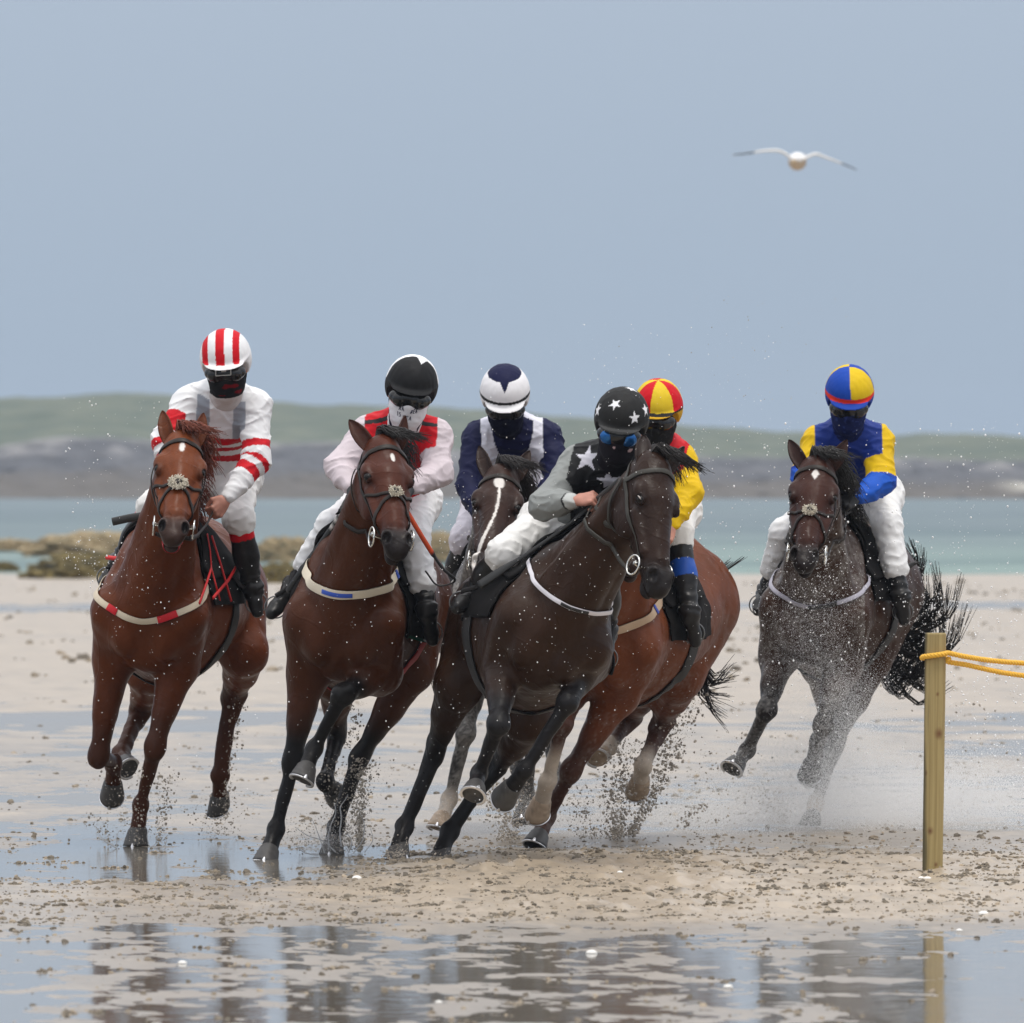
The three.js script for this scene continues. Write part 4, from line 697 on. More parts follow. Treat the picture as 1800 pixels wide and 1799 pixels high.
  const folds = (x, y, z) => { const wx = x + 0.03 * N3(x * 9, y * 9, z * 9 + T.seed), wy = y + 0.03 * N3(x * 9 + 5, y * 9, z * 9); const a = 1 - Math.abs(N3(wx * 7, wy * 13, z * 7 + T.seed)) * 2.6, b = 1 - Math.abs(N3(wx * 15 + 4, wy * 24, z * 15)) * 3; return -0.008 * Math.max(0, a) ** 2 - 0.0035 * Math.max(0, b) ** 2 + 0.003; };
  const JF = new Field(jp, folds), org = mid;
  if (T.starsAt) { STARS_D.length = 0; for (const [px, py, r] of T.starsAt) { let d = D - 0.6; for (let i = 0; i < 60; i++) { const e = JF.at(P(px, py, d)); if (e < 0.002) break; d += e * 0.8; if (d > D + 1) break; } const q = P(px, py, d), n = JF.grad(q, 0.02), a = V(n.z, 0, -n.x).normalize(); STARS_D.push([q, a, n.clone().cross(a), r]); } }
  const jcol = (x, y, z) => {
    let m_ = 1e9, q = jp[0]; for (const p of jp) { const d = dist(p, x, y, z); if (d < m_) { m_ = d; q = p; } }
    const t = clamp(((x - q.ax) * q.bx + (y - q.ay) * q.by + (z - q.az) * q.bz) * q.il2), dx = x - org.x, dy = y - org.y, dz = z - org.z;
    const u = dx * X.x + dy * X.y + dz * X.z, v = dx * upv.x + dy * upv.y + dz * upv.z, w = dx * fr.x + dy * fr.y + dz * fr.z, bone = q.bone, part = bone[0] === 't' || (bone[0] === 'u' && t < 0.5 && Math.abs(u) < (T.seam ?? 0.165)) ? 't' : bone[0] === 'u' ? 'u' : 'f', tt = bone[0] === 'g' ? 0.5 + t * 0.5 : bone[0] === 'f' ? t * 0.5 : t;
    const c = T.jersey(part, tt, u, v, w, bone[1], V(x, y, z)), n = 1 + 0.05 * N3(x * 30, y * 30, z * 30); return [c[0] * n, c[1] * n, c[2] * n];
  };
  addMesh('jersey', toGeo(surfaceNet(JF, bounds(jp), 0.0058, jcol)), MAT_SILK, person);
  // breeches and boots --------------------------------------------------------
  const pp = [cone(J.hL, J.hR, 0.125, 0.125, 0.06), cone(hipM, waist, 0.135, 0.118, 0.06, 0, { flat: [fr, 0.9] })], bt = T.bootTop, bc = T.breech || [0.78, 0.77, 0.75];
  for (const s of ['L', 'R']) pp.push(cone(J['h' + s], J['kn' + s], 0.105, 0.072, 0.05), cone(J['kn' + s], lerpV(J['kn' + s], J['an' + s], bt), 0.072, bt > 0.3 ? 0.068 : 0.066, 0.03));
  const pf = (x, y, z) => { const a = 1 - Math.abs(N3(x * 13 + 3 + 0.5 * N3(x * 12, y * 12, z * 12), y * 20, z * 13 + T.seed)) * 2.3; return -0.007 * Math.max(0, a) * Math.max(0, a) - 0.003 * N3(x * 30, y * 34, z * 30) + 0.003; };
  addMesh('breeches', toGeo(surfaceNet(new Field(pp, pf), bounds(pp), 0.0075, (x, y, z) => { const n = 1 + 0.05 * N3(x * 25, y * 25, z * 25) - 0.10 * Math.max(0, fbm(x * 12, y * 12, z * 12 + 9, 3)); return [bc[0] * n, bc[1] * n, bc[2] * n]; })), MAT_BREECH, person);
  for (const s of ['L', 'R']) {
    const k = J['kn' + s], a = J['an' + s], t = J['to' + s], top = lerpV(k, a, Math.max(0.02, bt - 0.12)), fd = t.clone().sub(a).normalize(), heel = a.clone().addScaledVector(fd, -0.035).add(V(0, -0.03, 0)), cf = a.clone().sub(k).normalize();
    const b = [cone(top, lerpV(k, a, 0.55), bt > 0.3 ? 0.044 : 0.060, bt > 0.3 ? 0.046 : 0.058, 0.03), cone(lerpV(k, a, 0.5), a, bt > 0.3 ? 0.046 : 0.057, 0.043, 0.03), cone(a, t, 0.043, 0.031, 0.03), cone(heel, a, 0.032, 0.04, 0.03), cone(heel, t.clone().addScaledVector(cf, 0.012).addScaledVector(fd, 0.03), 0.026, 0.025, 0.015), cone(t, t.clone().addScaledVector(fd, 0.04), 0.032, 0.022, 0.02)];
    const bf = (x, y, z) => { const h = (x - a.x) * cf.x + (y - a.y) * cf.y + (z - a.z) * cf.z; return 0.0045 * Math.sin(h * 130 + 3 * N3(x * 15, y * 15, z * 15)) * Math.exp(-(((h + 0.03) / 0.06) ** 2)) + 0.002 * N3(x * 30, y * 30, z * 30); };
    const bc2 = T.boot || [0.016, 0.015, 0.015];
    const bm = addMesh('boot', toGeo(surfaceNet(new Field(b, bf), bounds(b), 0.0065, (x, y, z) => { const h = ((x - k.x) * (a.x - k.x) + (y - k.y) * (a.y - k.y) + (z - k.z) * (a.z - k.z)) / k.distanceToSquared(a); if (T.bootBand && h > T.bootBand[0] && h < T.bootBand[1]) return T.bootBand[2]; const n = 1 + 0.4 * N3(x * 20, y * 20, z * 20) + 2.2 * Math.max(0, N3(x * 70, y * 70, z * 70) - 0.35); return [bc2[0] * n, bc2[1] * n, bc2[2] * n]; })), MAT_BOOT, person);
  }
  // helmet with its silk -------------------------------------------------------
  const rim = (x, y, z) => 0, hp2 = [hel(0, 0.048, -0.012, 0.104, 0.108, 0.124, 0.02), hel(0.0, 0.015, -0.028, 0.101, 0.10, 0.105, 0.03)], hin = J.head, cut = T.rim ?? 0.028;
  const hloc = (x, y, z) => { const dx = x - hin.x, dy = y - hin.y, dz = z - hin.z; return [(dx * hx.x + dy * hx.y + dz * hx.z) / hs, (dx * hy.x + dy * hy.y + dz * hy.z) / hs, (dx * hz.x + dy * hz.y + dz * hz.z) / hs]; };
  const HF = new Field(hp2, null, (d, x, y, z) => {
    const [a, b, c] = hloc(x, y, z), fold = T.silk === false ? 0 : 0.0016 * N3(a * 60, b * 18, c * 60 + T.seed); d += fold;
    const edge = (cut - 0.062 * sstep(0.055, -0.02, c) - b) * hs;                  // lower at the back
    let k = Math.max(d, edge); const peak = (Math.hypot(a / 0.085, (b - cut - 0.006 + (c - 0.09) * 0.22) / 0.0085, (c - 0.075) / 0.068) - 1) * 0.0085 * hs; const h = 0.012 - Math.abs(k - peak); k = Math.min(k, peak) - (h > 0 ? h * h / 0.012 * 0.25 : 0); return k; });
  const hb = bounds(hp2, 0.03);
  const helm = addMesh('helmet', toGeo(surfaceNet(HF, hb, 0.0045, (x, y, z) => { const [a, b, c] = hloc(x, y, z); return T.cap(a, b - 0.03, c, Math.atan2(a, c), Math.atan2(b - 0.03, Math.hypot(a, c))); })), MAT_HELM, person);
  if (T.badge) { const g = new G(); g.color = [0.5, 0.5, 0.48]; const q = [[-0.032, 0.026], [0.03, 0.026], [0.028, -0.004], [-0.034, -0.004], [-0.032, 0.026]].map(([x, y]) => hd(x, y, 0.123)); for (let i = 0; i < 4; i++) g.tube([q[i], q[i + 1]], 0.0022, 5); g.tube(spline([hd(-0.01, 0.014, 0.123), hd(0.01, 0.014, 0.123)], 3), 0.004, 6, 0.6); addMesh('logo_plate', g.geo(), MAT_STRAP, helm); }
  // goggles --------------------------------------------------------------------
  const gp2 = [hel(0, -0.006, 0.066, 0.086, 0.046, 0.053, 0.01), hel(0, -0.05, 0.12, 0.011, 0.014, 0.02, 0.012, 0, { carve: 1 })];
  const gog = addMesh('goggles', toGeo(surfaceNet(new Field(gp2), bounds(gp2), 0.004, () => [1, 1, 1])), T.gogMat || MAT_GOG, person);
  for (const s of [-1, 1]) { const lp = [hel(0.037 * s, -0.010, 0.085, 0.037, 0.034, 0.032, 0.01)]; addMesh('lens', toGeo(surfaceNet(new Field(lp), bounds(lp, 0.01), 0.0026, () => [1, 1, 1])), T.lensMat || mat([0.012, 0.012, 0.013], 0.06), gog); }
  // mask / neck gaiter ------------------------------------------------------------
  const mp = [hel(0, -0.05, 0.026, 0.071, 0.078, 0.076, 0.03), hel(0, -0.098, 0.046, 0.045, 0.04, 0.045, 0.03), cone(hd(0, -0.005, 0.088), hd(0, -0.035, 0.094), 0.015 * hs, 0.019 * hs, 0.03), cone(hd(0, -0.075, 0.0), lerpV(hd(0, -0.11, -0.01), mid, 0.45), 0.066 * hs, 0.072 * hs, 0.04), hel(0, -0.02, -0.015, 0.083, 0.07, 0.07, 0.03)];
  const MF = new Field(mp, (x, y, z) => -0.0035 * N3(x * 34, y * 50, z * 34 + T.seed), (d, x, y, z) => { const [a, b, c] = hloc(x, y, z); return Math.max(d, (b - 0.012 - 0.02 * sstep(0.04, 0.0, c)) * hs); });
  addMesh('face_mask', toGeo(surfaceNet(MF, bounds(mp), 0.0048, (x, y, z) => { const [a, b, c] = hloc(x, y, z); return T.mask(a, b, c); })), MAT_MASK, person);
  if (T.maskText) for (const [txt, x0, y0, sz] of T.maskText) { // letters printed on the mask, set proud of the cloth
    const g = new G(); g.color = [0.06, 0.06, 0.10]; let xx = x0; const GL = { B: [[0, 0, 0, 2], [0, 2, 0.8, 1.6], [0.8, 1.6, 0, 1], [0, 1, 0.9, 0.5], [0.9, 0.5, 0, 0]], E: [[0, 0, 0, 2], [0, 2, 0.9, 2], [0, 1, 0.7, 1], [0, 0, 0.9, 0]], A: [[0, 0, 0.5, 2], [0.5, 2, 1, 0], [0.2, 0.8, 0.8, 0.8]], I: [[0.2, 0, 0.2, 2]], S: [[0.9, 1.8, 0.1, 1.8], [0.1, 1.8, 0.1, 1.1], [0.1, 1.1, 0.9, 0.9], [0.9, 0.9, 0.9, 0.2], [0.9, 0.2, 0, 0.1]], R: [[0, 0, 0, 2], [0, 2, 0.9, 1.6], [0.9, 1.6, 0, 1], [0, 1, 0.9, 0]] };
    for (const ch of txt) { for (const [a, b, c, d] of GL[ch] || []) { const pts = []; for (let k = 0; k <= 3; k++) pts.push(MF.snap(hd(xx + mix(a, c, k / 3) * sz, y0 + mix(b, d, k / 3) * sz, 0.10), 0.001)[0]); g.tube(pts, 0.0016, 4); } xx += sz * 1.5; }
    addMesh('print', g.geo(), MAT_MASK, person);
  }
  return { J, hands, mid, X, upv, fr, person };
}
const WHITE = [0.78, 0.78, 0.79], RED = hex('#c4101f'), NAVY = hex('#10143a'), ROYAL = hex('#163f9e'), YEL = hex('#dcb511'), GREY = hex('#8f9290'), BLACK = [0.013, 0.013, 0.014];
const maskPlain = (c, d, q = 60, th = 0.3) => (a, b, e) => N3(a * q, b * q, e * q) > th ? d : c;

const riders = {};
riders.A = buildRider('A', 'A', { seed: 101, label: 'jockey in white jersey with red stripes and red striped white cap', yaw: -0.05, pitch: -0.28, tilt: 0.06, hs: 1.13, badge: 1,
  j: { head: [397, 645, -0.05], shR: [334, 690, 0.12], shL: [446, 694, 0.12], elR: [290, 775, 0.02], wrR: [310, 885, -0.14], elL: [451, 808, 0.02], wrL: [398, 878, -0.12], hip: [380, 835, 0.50], knR: [268, 892, 0.24], anR: [209, 990, 0.42], toR: [188, 1018, 0.30], knL: [419, 912, 0.22], anL: [444, 1036, 0.40], toL: [449, 1062, 0.30] },
  dirL: [-0.62, -0.72, 0.25], backL: [0.75, 0.2, 0.65], bootTop: 0.10, bootBand: [-0.3, 0.28, RED],
  jersey: (p, t, u, v, w, s) => { if (p === 't') { const k = v + 0.10 * u; if (w > -0.08 && ((k < -0.145 && k > -0.192) || (k < -0.222 && k > -0.252) || (k < -0.285 && k > -0.325))) return RED; if (w > 0.02 && Math.abs(Math.abs(u) - 0.085) < 0.03 && v < 0.06 && v > -0.16) return hex('#9da3ad'); return WHITE; } if (p === 'u') return t > 0.55 + 0.16 * Math.sin(u * 9) && t < 0.84 ? RED : WHITE; return (t > 0.02 && t < 0.13) || (t > 0.24 && t < 0.42) ? RED : WHITE; },
  cap: (x, y, z) => { const q = x + 0.012; if (y < 0.006) return WHITE; return Math.abs(q) < 0.019 || (Math.abs(q) > 0.052 && Math.abs(q) < 0.079) ? RED : WHITE; },
  mask: (a, b, c) => b < -0.112 ? hex('#c8c4c2') : (N3(a * 22, b * 44, 3.3) > 0.22 && b > -0.10 && c > 0.05 ? hex('#6e1018') : BLACK) });
riders.B = buildRider('B', 'B', { seed: 113, label: 'jockey in red vest with white sleeves, black cap and white face mask', yaw: 0.0, pitch: -0.22, tilt: -0.16, hs: 1.12,
  j: { head: [721, 692, -0.05], shR: [648, 742, 0.12], shL: [762, 748, 0.12], elR: [596, 822, 0.02], wrR: [618, 858, -0.14], elL: [770, 832, 0.02], wrL: [722, 858, -0.14], hip: [692, 880, 0.50], knR: [585, 925, 0.22], anR: [515, 1032, 0.42], toR: [484, 1070, 0.30], knL: [728, 950, 0.20], anL: [750, 1072, 0.40], toL: [758, 1114, 0.30] },
  gloves: [0.016, 0.016, 0.018], bootTop: 0.62, breech: [0.8, 0.8, 0.81], maskText: [['SEA', -0.048, -0.052, 0.0085], ['BEA', 0.008, -0.058, 0.0085], ['IS', -0.052, -0.082, 0.0085], ['BEA', -0.016, -0.09, 0.0085]],
  jersey: (p, t, u, v, w) => { if (p !== 't') return hex('#cfc3c8'); if (Math.abs(u) > 0.19) return hex('#cfc3c8'); if (Math.abs(w - 0.03) < 0.012 && v > 0.0) return BLACK; return RED; },
  cap: (x, y, z) => y > 0.02 && z < 0.006 + Math.max(0, 0.05 - Math.abs(x - 0.024) * 2.2) ? [0.82, 0.82, 0.83] : BLACK,
  mask: (a, b, c) => c < 0.012 && Math.abs(a) > 0.05 ? (c < -0.012 ? [0.78, 0.77, 0.79] : hex('#10142c')) : [0.74, 0.72, 0.76] });
riders.C = buildRider('C', 'C', { seed: 127, label: 'jockey in navy jersey with white braces and white peaked cap', yaw: 0.0, pitch: -0.5, tilt: 0.02, hs: 1.13, rim: 0.02,
  j: { head: [888, 705, -0.05], shR: [842, 752, 0.12], shL: [958, 750, 0.12], elR: [826, 852, 0.02], wrR: [842, 905, -0.14], elL: [985, 845, 0.02], wrL: [935, 890, -0.14], hip: [890, 878, 0.50], knR: [818, 948, 0.24], anR: [794, 1038, 0.42], toR: [786, 1066, 0.30], knL: [960, 955, 0.24], anL: [975, 1060, 0.42], toL: [982, 1086, 0.30] },
  bootTop: 0.12, breech: [0.66, 0.62, 0.68], gogMat: mat([0.01, 0.01, 0.012], 0.3),
  jersey: (p, t, u, v, w) => p === 't' && Math.abs(u) > 0.035 + Math.max(0, -v - 0.02) * 0.0 + 0.32 * Math.max(0, v + 0.14) * (w > 0 ? 1 : 0.2) && Math.abs(u) < 0.15 ? [0.70, 0.70, 0.78] : NAVY,
  cap: (x, y, z) => { if (z > 0.06 && y < 0.006 && y > -0.012) return [0.78, 0.77, 0.78]; if (y > 0.006 && y < 0.019) return BLACK; const q = Math.abs(x - 0.0); if (y > 0.096 || (y > 0.06 + 1.9 * q && z > 0)) return NAVY; return [0.80, 0.79, 0.81]; },
  mask: (a, b, c) => b < -0.03 ? hex('#0d1026') : BLACK });
let STARS_D = [];
riders.D = buildRider('D', 'D', { seed: 131, label: 'jockey in black jersey with white stars, grey sleeves and starred black cap', yaw: -0.10, pitch: -0.36, tilt: -0.13, hs: 1.14,
  j: { head: [1091, 752, -0.12], shR: [1016, 800, 0.10], shL: [1130, 812, 0.04], elR: [956, 888, -0.02], wrR: [1010, 881, -0.17], elL: [1146, 895, -0.02], wrL: [1098, 890, -0.25], hip: [1000, 918, 0.45], knR: [884, 974, 0.20], anR: [832, 1042, 0.42], toR: [810, 1062, 0.30], knL: [1068, 1000, 0.22], anL: [1066, 1112, 0.42], toL: [1066, 1160, 0.30] },
  starsAt: [[1032, 806, 0.062], [1070, 848, 0.058], [1136, 778, 0.052], [1022, 742, 0.05]], dirR: [0.95, 0.12, 0.2], backR: [-0.2, 0.75, 0.6], bootTop: 0.10,
  lensMat: mat([0.02, 0.13, 0.38], 0.15, { metalness: 0.6 }),
  jersey: (p, t, u, v, w, s, pp) => { if (p !== 't') { if (p === 'f' && t > 0.86) return t < 0.91 ? BLACK : hex('#b9bbb8'); return hex('#8d908e'); } if (Math.abs(u) > 0.185) return hex('#8d908e'); for (const [c, a, b, r] of STARS_D) { const q = pp.clone().sub(c); if (q.length() < 0.11 && star(q.dot(a), q.dot(b), r)) return [0.66, 0.65, 0.72]; } return BLACK; },
  cap: (x, y, z) => { for (const [px, py, pz, r, ro] of [[-0.026, 0.084, 0.068, 0.026, 0.5], [0.052, 0.046, 0.082, 0.026, 0], [-0.10, 0.045, 0.035, 0.028, 0.8], [0.095, 0.065, 0.02, 0.028, 0.3], [0.02, 0.1, -0.03, 0.028, 0.6]]) { const n = V(px, py + 0.0, pz).normalize(), q = V(x - px, y - py, z - pz), a = V(n.z, 0, -n.x).normalize(), b = n.clone().cross(a); let u = q.dot(a), v = q.dot(b); if (q.length() < 0.045) { const c = Math.cos(ro), s = Math.sin(ro); if (star(u * c - v * s, u * s + v * c, r)) return [0.8, 0.8, 0.83]; } } if (y > 0.0 && y < 0.006) return [0.05, 0.05, 0.05]; return [0.018, 0.018, 0.018]; },
  mask: (a, b, c) => Math.hypot(a - 0.05, b + 0.06) < 0.008 || Math.hypot(a + 0.058, b + 0.03) < 0.006 || Math.hypot(a + 0.012, b + 0.045) < 0.006 ? [0.5, 0.34, 0.34] : [0.014, 0.012, 0.016] });
riders.E = buildRider('E', 'E', { seed: 149, label: 'jockey in yellow jersey with red shoulder seams and red and yellow quartered cap', yaw: -0.15, pitch: -0.3, tilt: -0.05, hs: 1.08,
  j: { head: [1156, 730, -0.02], shR: [1108, 778, 0.12], shL: [1192, 788, 0.08], elR: [1082, 870, 0.0], wrR: [1110, 905, -0.14], elL: [1210, 868, 0.0], wrL: [1180, 925, -0.12], hip: [1152, 895, 0.50], knR: [1090, 950, 0.22], anR: [1076, 1070, 0.42], toR: [1070, 1100, 0.30], knL: [1192, 940, 0.20], anL: [1212, 1076, 0.40], toL: [1220, 1116, 0.30] },
  bootTop: 0.10, bootBand: [0.36, 0.58, hex('#1d4fa8')],
  jersey: (p, t, u, v, w) => { if (p === 't') { const k = Math.abs(u); return (k > 0.075 && k < 0.125) || (v > -0.04 && k > 0.075 && k < 0.17) ? RED : YEL; } return YEL; },
  cap: (x, y, z, az, el) => { if (y < 0.0) return hex('#c79a20'); if (y < 0.010) return BLACK; const q = Math.floor(((az + 0.35 + 12.566) / (Math.PI / 3.2))) % 2; return q ? hex('#d8b92a') : RED; },
  mask: maskPlain(BLACK, [0.03, 0.03, 0.03]) });
riders.F = buildRider('F', 'F', { seed: 151, label: 'jockey in royal blue jersey with yellow sleeves and blue and yellow cap', yaw: -0.04, pitch: -0.42, tilt: -0.05, hs: 1.12, rim: 0.022,
  j: { head: [1493, 705, -0.05], shR: [1440, 758, 0.12], shL: [1542, 757, 0.12], elR: [1415, 838, 0.02], wrR: [1440, 885, -0.14], elL: [1550, 848, 0.0], wrL: [1507, 876, -0.14], hip: [1512, 872, 0.50], knR: [1380, 938, 0.24], anR: [1348, 1042, 0.42], toR: [1336, 1066, 0.30], knL: [1560, 922, 0.20], anL: [1584, 1050, 0.40], toL: [1588, 1078, 0.30] },
  dirL: [-0.75, -0.35, 0.5], gloves: [0.016, 0.016, 0.018], bootTop: 0.60, breech: [0.80, 0.80, 0.80],
  jersey: (p, t, u, v, w, s) => { if (p === 't') { if (Math.abs(u) > 0.17) return YEL; return v < -0.30 ? hex('#b08f1a') : hex('#15307e'); } if (p === 'u') return t > 0.93 ? ROYAL : YEL; if (t < 0.12 && w < 0.0) return Math.floor((v + u) * 130) % 2 ? [0.7, 0.7, 0.72] : BLACK; return hex('#1d56bb'); },
  cap: (x, y, z, az) => { if (y > 0.004 && y < 0.022) return hex('#d2301f'); if (y <= 0.004) return ROYAL; return x + 0.15 * y > 0.012 ? (z > -0.01 ? hex('#d9b71c') : ROYAL) : (z > -0.02 ? hex('#1a46a6') : hex('#d9b71c')); },
  mask: maskPlain(hex('#1a2450'), hex('#28366e')) });
console.log('riders ready');

// tack ---------------------------------------------------------------------------
const CREAM = hex('#cdbfa8');
const tack = {
  A: { seed: 3, noseband: 1, pad: 1, bridleLabel: 'black bridle with fluffy noseband pad on the bright chestnut horse', saddleLabel: 'black racing saddle and cream breast girth on the bright chestnut horse', cloth: BLK, clothA: 88, clothB: 88, breast: { u: -0.075, rise: 0.19, w: 0.032, c: CREAM, marks: [[0.38, 0.45, RED, 1.1], [0.60, 0.635, RED, 1.1]] } },
  B: { seed: 5, noseband: 1, pad: 0.55, bridleLabel: 'dark bridle with small white noseband pad on the bay horse with cream girth', saddleLabel: 'black saddle cloth and wide cream breast girth on the bay horse', cloth: BLK, clothA: 112, clothB: 100, clothEdge: hex('#1c5a48'), girth: hex('#a8141c'), breast: { u: 0.08, rise: 0.12, w: 0.046, c: hex('#d8cdb8'), marks: [[0.46, 0.56, hex('#2a4fb0'), 0.45], [0.17, 0.2, hex('#2a4fb0'), 0.9]] } },
  C: { seed: 7, bridleLabel: 'brown bridle on the dark horse with the white blaze', saddleLabel: 'saddle and white breast girth on the dark horse with the blaze', cloth: BLK, clothA: 85, clothB: 85, breast: { u: 0.02, rise: 0.16, w: 0.03, c: [0.6, 0.58, 0.55] } },
  D: { seed: 9, bridle: [0.045, 0.042, 0.036], bridleLabel: 'plain leather bridle with large ring bit on the dark brown leading horse', saddleLabel: 'black saddle with thin white breast girth on the dark brown leading horse', cloth: BLK, clothA: 105, clothB: 105, breast: { u: 0.06, rise: 0.17, w: 0.021, c: hex('#d5d2d8'), marks: [[0.44, 0.53, BLK, 0.7], [0.30, 0.305, BLK, 1.1]] } },
  E: { seed: 11, bridleLabel: 'bridle of the chestnut bay horse behind the star jockey\'s horse', saddleLabel: 'black saddle and tan breast girth on the chestnut bay horse', cloth: BLK, clothA: 95, clothB: 108, breast: { u: 0.0, rise: 0.08, tilt: -0.10, w: 0.045, c: hex('#b39a80'), marks: [[0.24, 0.255, hex('#3448a0'), 1.1]] } },
  F: { seed: 13, noseband: 1, pad: 0.6, bridleLabel: 'black bridle with white noseband pad on the spray greyed horse', saddleLabel: 'black saddle and thin grey breast girth on the spray greyed horse', cloth: BLK, clothA: 85, clothB: 92, breast: { u: -0.02, rise: 0.16, w: 0.022, c: hex('#a9a6b2'), marks: [[0.40, 0.5, BLK, 1.05]] } },
};
for (const id of 'ABCDEF') {
  const T = tack[id], r = riders[id]; T.hands = [r.hands.R.grip, r.hands.L.grip];   // left of the photograph first
  bridle(id, T); const sd = saddle(id, T), H = horses[id];
  stirrup(null, sd, r.J.toR.clone().add(V(0, 0, 0.0)), H.trunk.march(H.L(-0.3, 0.0), H.U.clone().multiplyScalar(0.5).addScaledVector(H.R, 0.87), 0.6, 0.035)[0]);
  stirrup(null, sd, r.J.toL.clone(), H.trunk.march(H.L(-0.3, 0.0), H.U.clone().multiplyScalar(0.5).addScaledVector(H.R, -0.87), 0.6, 0.035)[0]);
}
console.log('tack ready');
// ───────────────────────── post, rope, bird, whips, cords, spray, sand clods ─────────────────────────
{ // wooden stake
  const d = groundDepth(1543), base = P(1640, 1543, d), top = P(1645.5, 1115, d), h = top.y - base.y, pos = [], col = [], idx = [], NA = 72, NH = 190;
  for (let j = 0; j <= NH; j++) for (let i = 0; i < NA; i++) {
    const t = j / NH, a = i / NA * 2 * Math.PI, c = base.clone().lerp(top, t), ca = Math.cos(a), sa = Math.sin(a), y = t * h;
    const gr = fbm(ca * 9, y * 1.6, sa * 9, 3), fine = N3(ca * 38, y * 3, sa * 38), knots = [[1.15, 0.62, 0.016], [1.35, 0.79, 0.006], [1.9, 0.20, 0.011], [1.3, 0.055, 0.007], [2.5, 0.45, 0.008]];
    let kn = 0, bulge = 0; for (const [ka, ky, kr] of knots) { let da = Math.atan2(Math.sin(a - ka), Math.cos(a - ka)) * 0.045, q = Math.hypot(da, (y - ky * 1.0) * 0.8) / kr; if (q < 1.6) { kn = Math.max(kn, 1 - q / 1.6); bulge += 0.0016 * Math.max(0, 1 - q); } }
    const r = 0.0455 * mix(0.97, 1.0, t) + 0.0015 * N3(ca * 2, y * 2.5, sa * 2) - 0.0011 * sstep(0.15, 0.5, fine) + bulge;
    pos.push(c.x + ca * r, j === 0 ? -0.12 : c.y, c.z + sa * r);
    let k = mix3([0.37, 0.285, 0.125], [0.27, 0.20, 0.08], sstep(-0.3, 0.4, gr)); k = mix3(k, [0.085, 0.07, 0.03], 0.75 * sstep(0.25, 0.7, fbm(ca * 2.4 + 3, y * 2.2, sa * 2.4, 4) + 0.2 * fine)); k = mix3(k, [0.13, 0.045, 0.015], kn);
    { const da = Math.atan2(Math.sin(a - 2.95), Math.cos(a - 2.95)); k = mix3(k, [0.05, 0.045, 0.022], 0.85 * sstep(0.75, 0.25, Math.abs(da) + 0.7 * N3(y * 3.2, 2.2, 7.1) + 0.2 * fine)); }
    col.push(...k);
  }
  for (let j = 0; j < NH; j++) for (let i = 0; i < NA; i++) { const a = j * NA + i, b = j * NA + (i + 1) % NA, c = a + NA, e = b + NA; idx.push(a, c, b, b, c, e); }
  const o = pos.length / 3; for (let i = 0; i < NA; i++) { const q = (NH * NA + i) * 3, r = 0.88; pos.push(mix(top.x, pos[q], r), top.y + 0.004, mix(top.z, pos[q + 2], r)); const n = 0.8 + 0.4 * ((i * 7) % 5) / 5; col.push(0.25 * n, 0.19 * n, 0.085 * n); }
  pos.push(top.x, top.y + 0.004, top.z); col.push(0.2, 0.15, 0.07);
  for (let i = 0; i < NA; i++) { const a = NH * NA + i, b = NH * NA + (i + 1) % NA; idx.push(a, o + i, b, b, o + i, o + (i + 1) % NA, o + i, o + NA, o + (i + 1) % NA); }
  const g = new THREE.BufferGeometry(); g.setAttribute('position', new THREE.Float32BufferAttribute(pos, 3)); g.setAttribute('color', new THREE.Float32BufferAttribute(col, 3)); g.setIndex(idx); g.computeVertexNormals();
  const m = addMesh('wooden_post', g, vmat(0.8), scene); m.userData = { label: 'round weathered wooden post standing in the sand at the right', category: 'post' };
  // yellow rope round the post and away to the right
  const ctr = base.clone().lerp(top, (1543 - 1155) / 428), R = 0.057, path = [], far = d + 1.2;
  const A0 = P(2500, 1300, far + 1), up0 = [P(1664, 1163, d - 0.0), P(1700, 1170, d + 0.03), P(1760, 1183, d + 0.08), P(1830, 1193, d + 0.14), P(2100, 1235, d + 0.4), A0];
  for (const p of up0.reverse()) path.push(p);
  for (let k = 0; k <= 10; k++) { const a = mix(0.15, -Math.PI - 0.0, k / 10); path.push(V(ctr.x + Math.cos(a) * R, ctr.y - 0.012 + 0.006 * k / 10, ctr.z + Math.sin(a) * R)); }
  for (let k = 1; k <= 8; k++) { const a = mix(Math.PI, 0.35, k / 8); path.push(V(ctr.x + Math.cos(a) * R, ctr.y - 0.004 + 0.019 * k / 8, ctr.z + Math.sin(a) * R)); }
  path.push(P(1690, 1154, d + 0.0), P(1740, 1162, d + 0.06), P(1800, 1167, d + 0.12), P(1900, 1172, d + 0.2), P(2500, 1215, far + 1));
  const cv = new THREE.CatmullRomCurve3(path, false, 'centripetal'), NP = 2600, pts = cv.getSpacedPoints(NP), len = cv.getLength(), rp = thing('rope', 'yellow twisted rope looped round the wooden post', 'rope');
  const fr0 = []; let nx = V(0, 1, 0); for (let k = 0; k <= NP; k++) { const t = pts[Math.min(NP, k + 1)].clone().sub(pts[Math.max(0, k - 1)]).normalize(); nx = nx.clone().addScaledVector(t, -nx.dot(t)).normalize(); fr0.push([nx, t.clone().cross(nx)]); }
  for (let s = 0; s < 3; s++) { const g2 = new G(); g2.color = hex('#e6b23c'); g2.tube(pts.map((p, k) => { const a = s * 2.0944 + k / NP * len / 0.042 * 2 * Math.PI, [n, b] = fr0[k]; return p.clone().addScaledVector(n, Math.cos(a) * 0.0058).addScaledVector(b, Math.sin(a) * 0.0058); }), 0.0064, 6); addMesh('strand', g2.geo(), vmat(0.6), rp); }
}
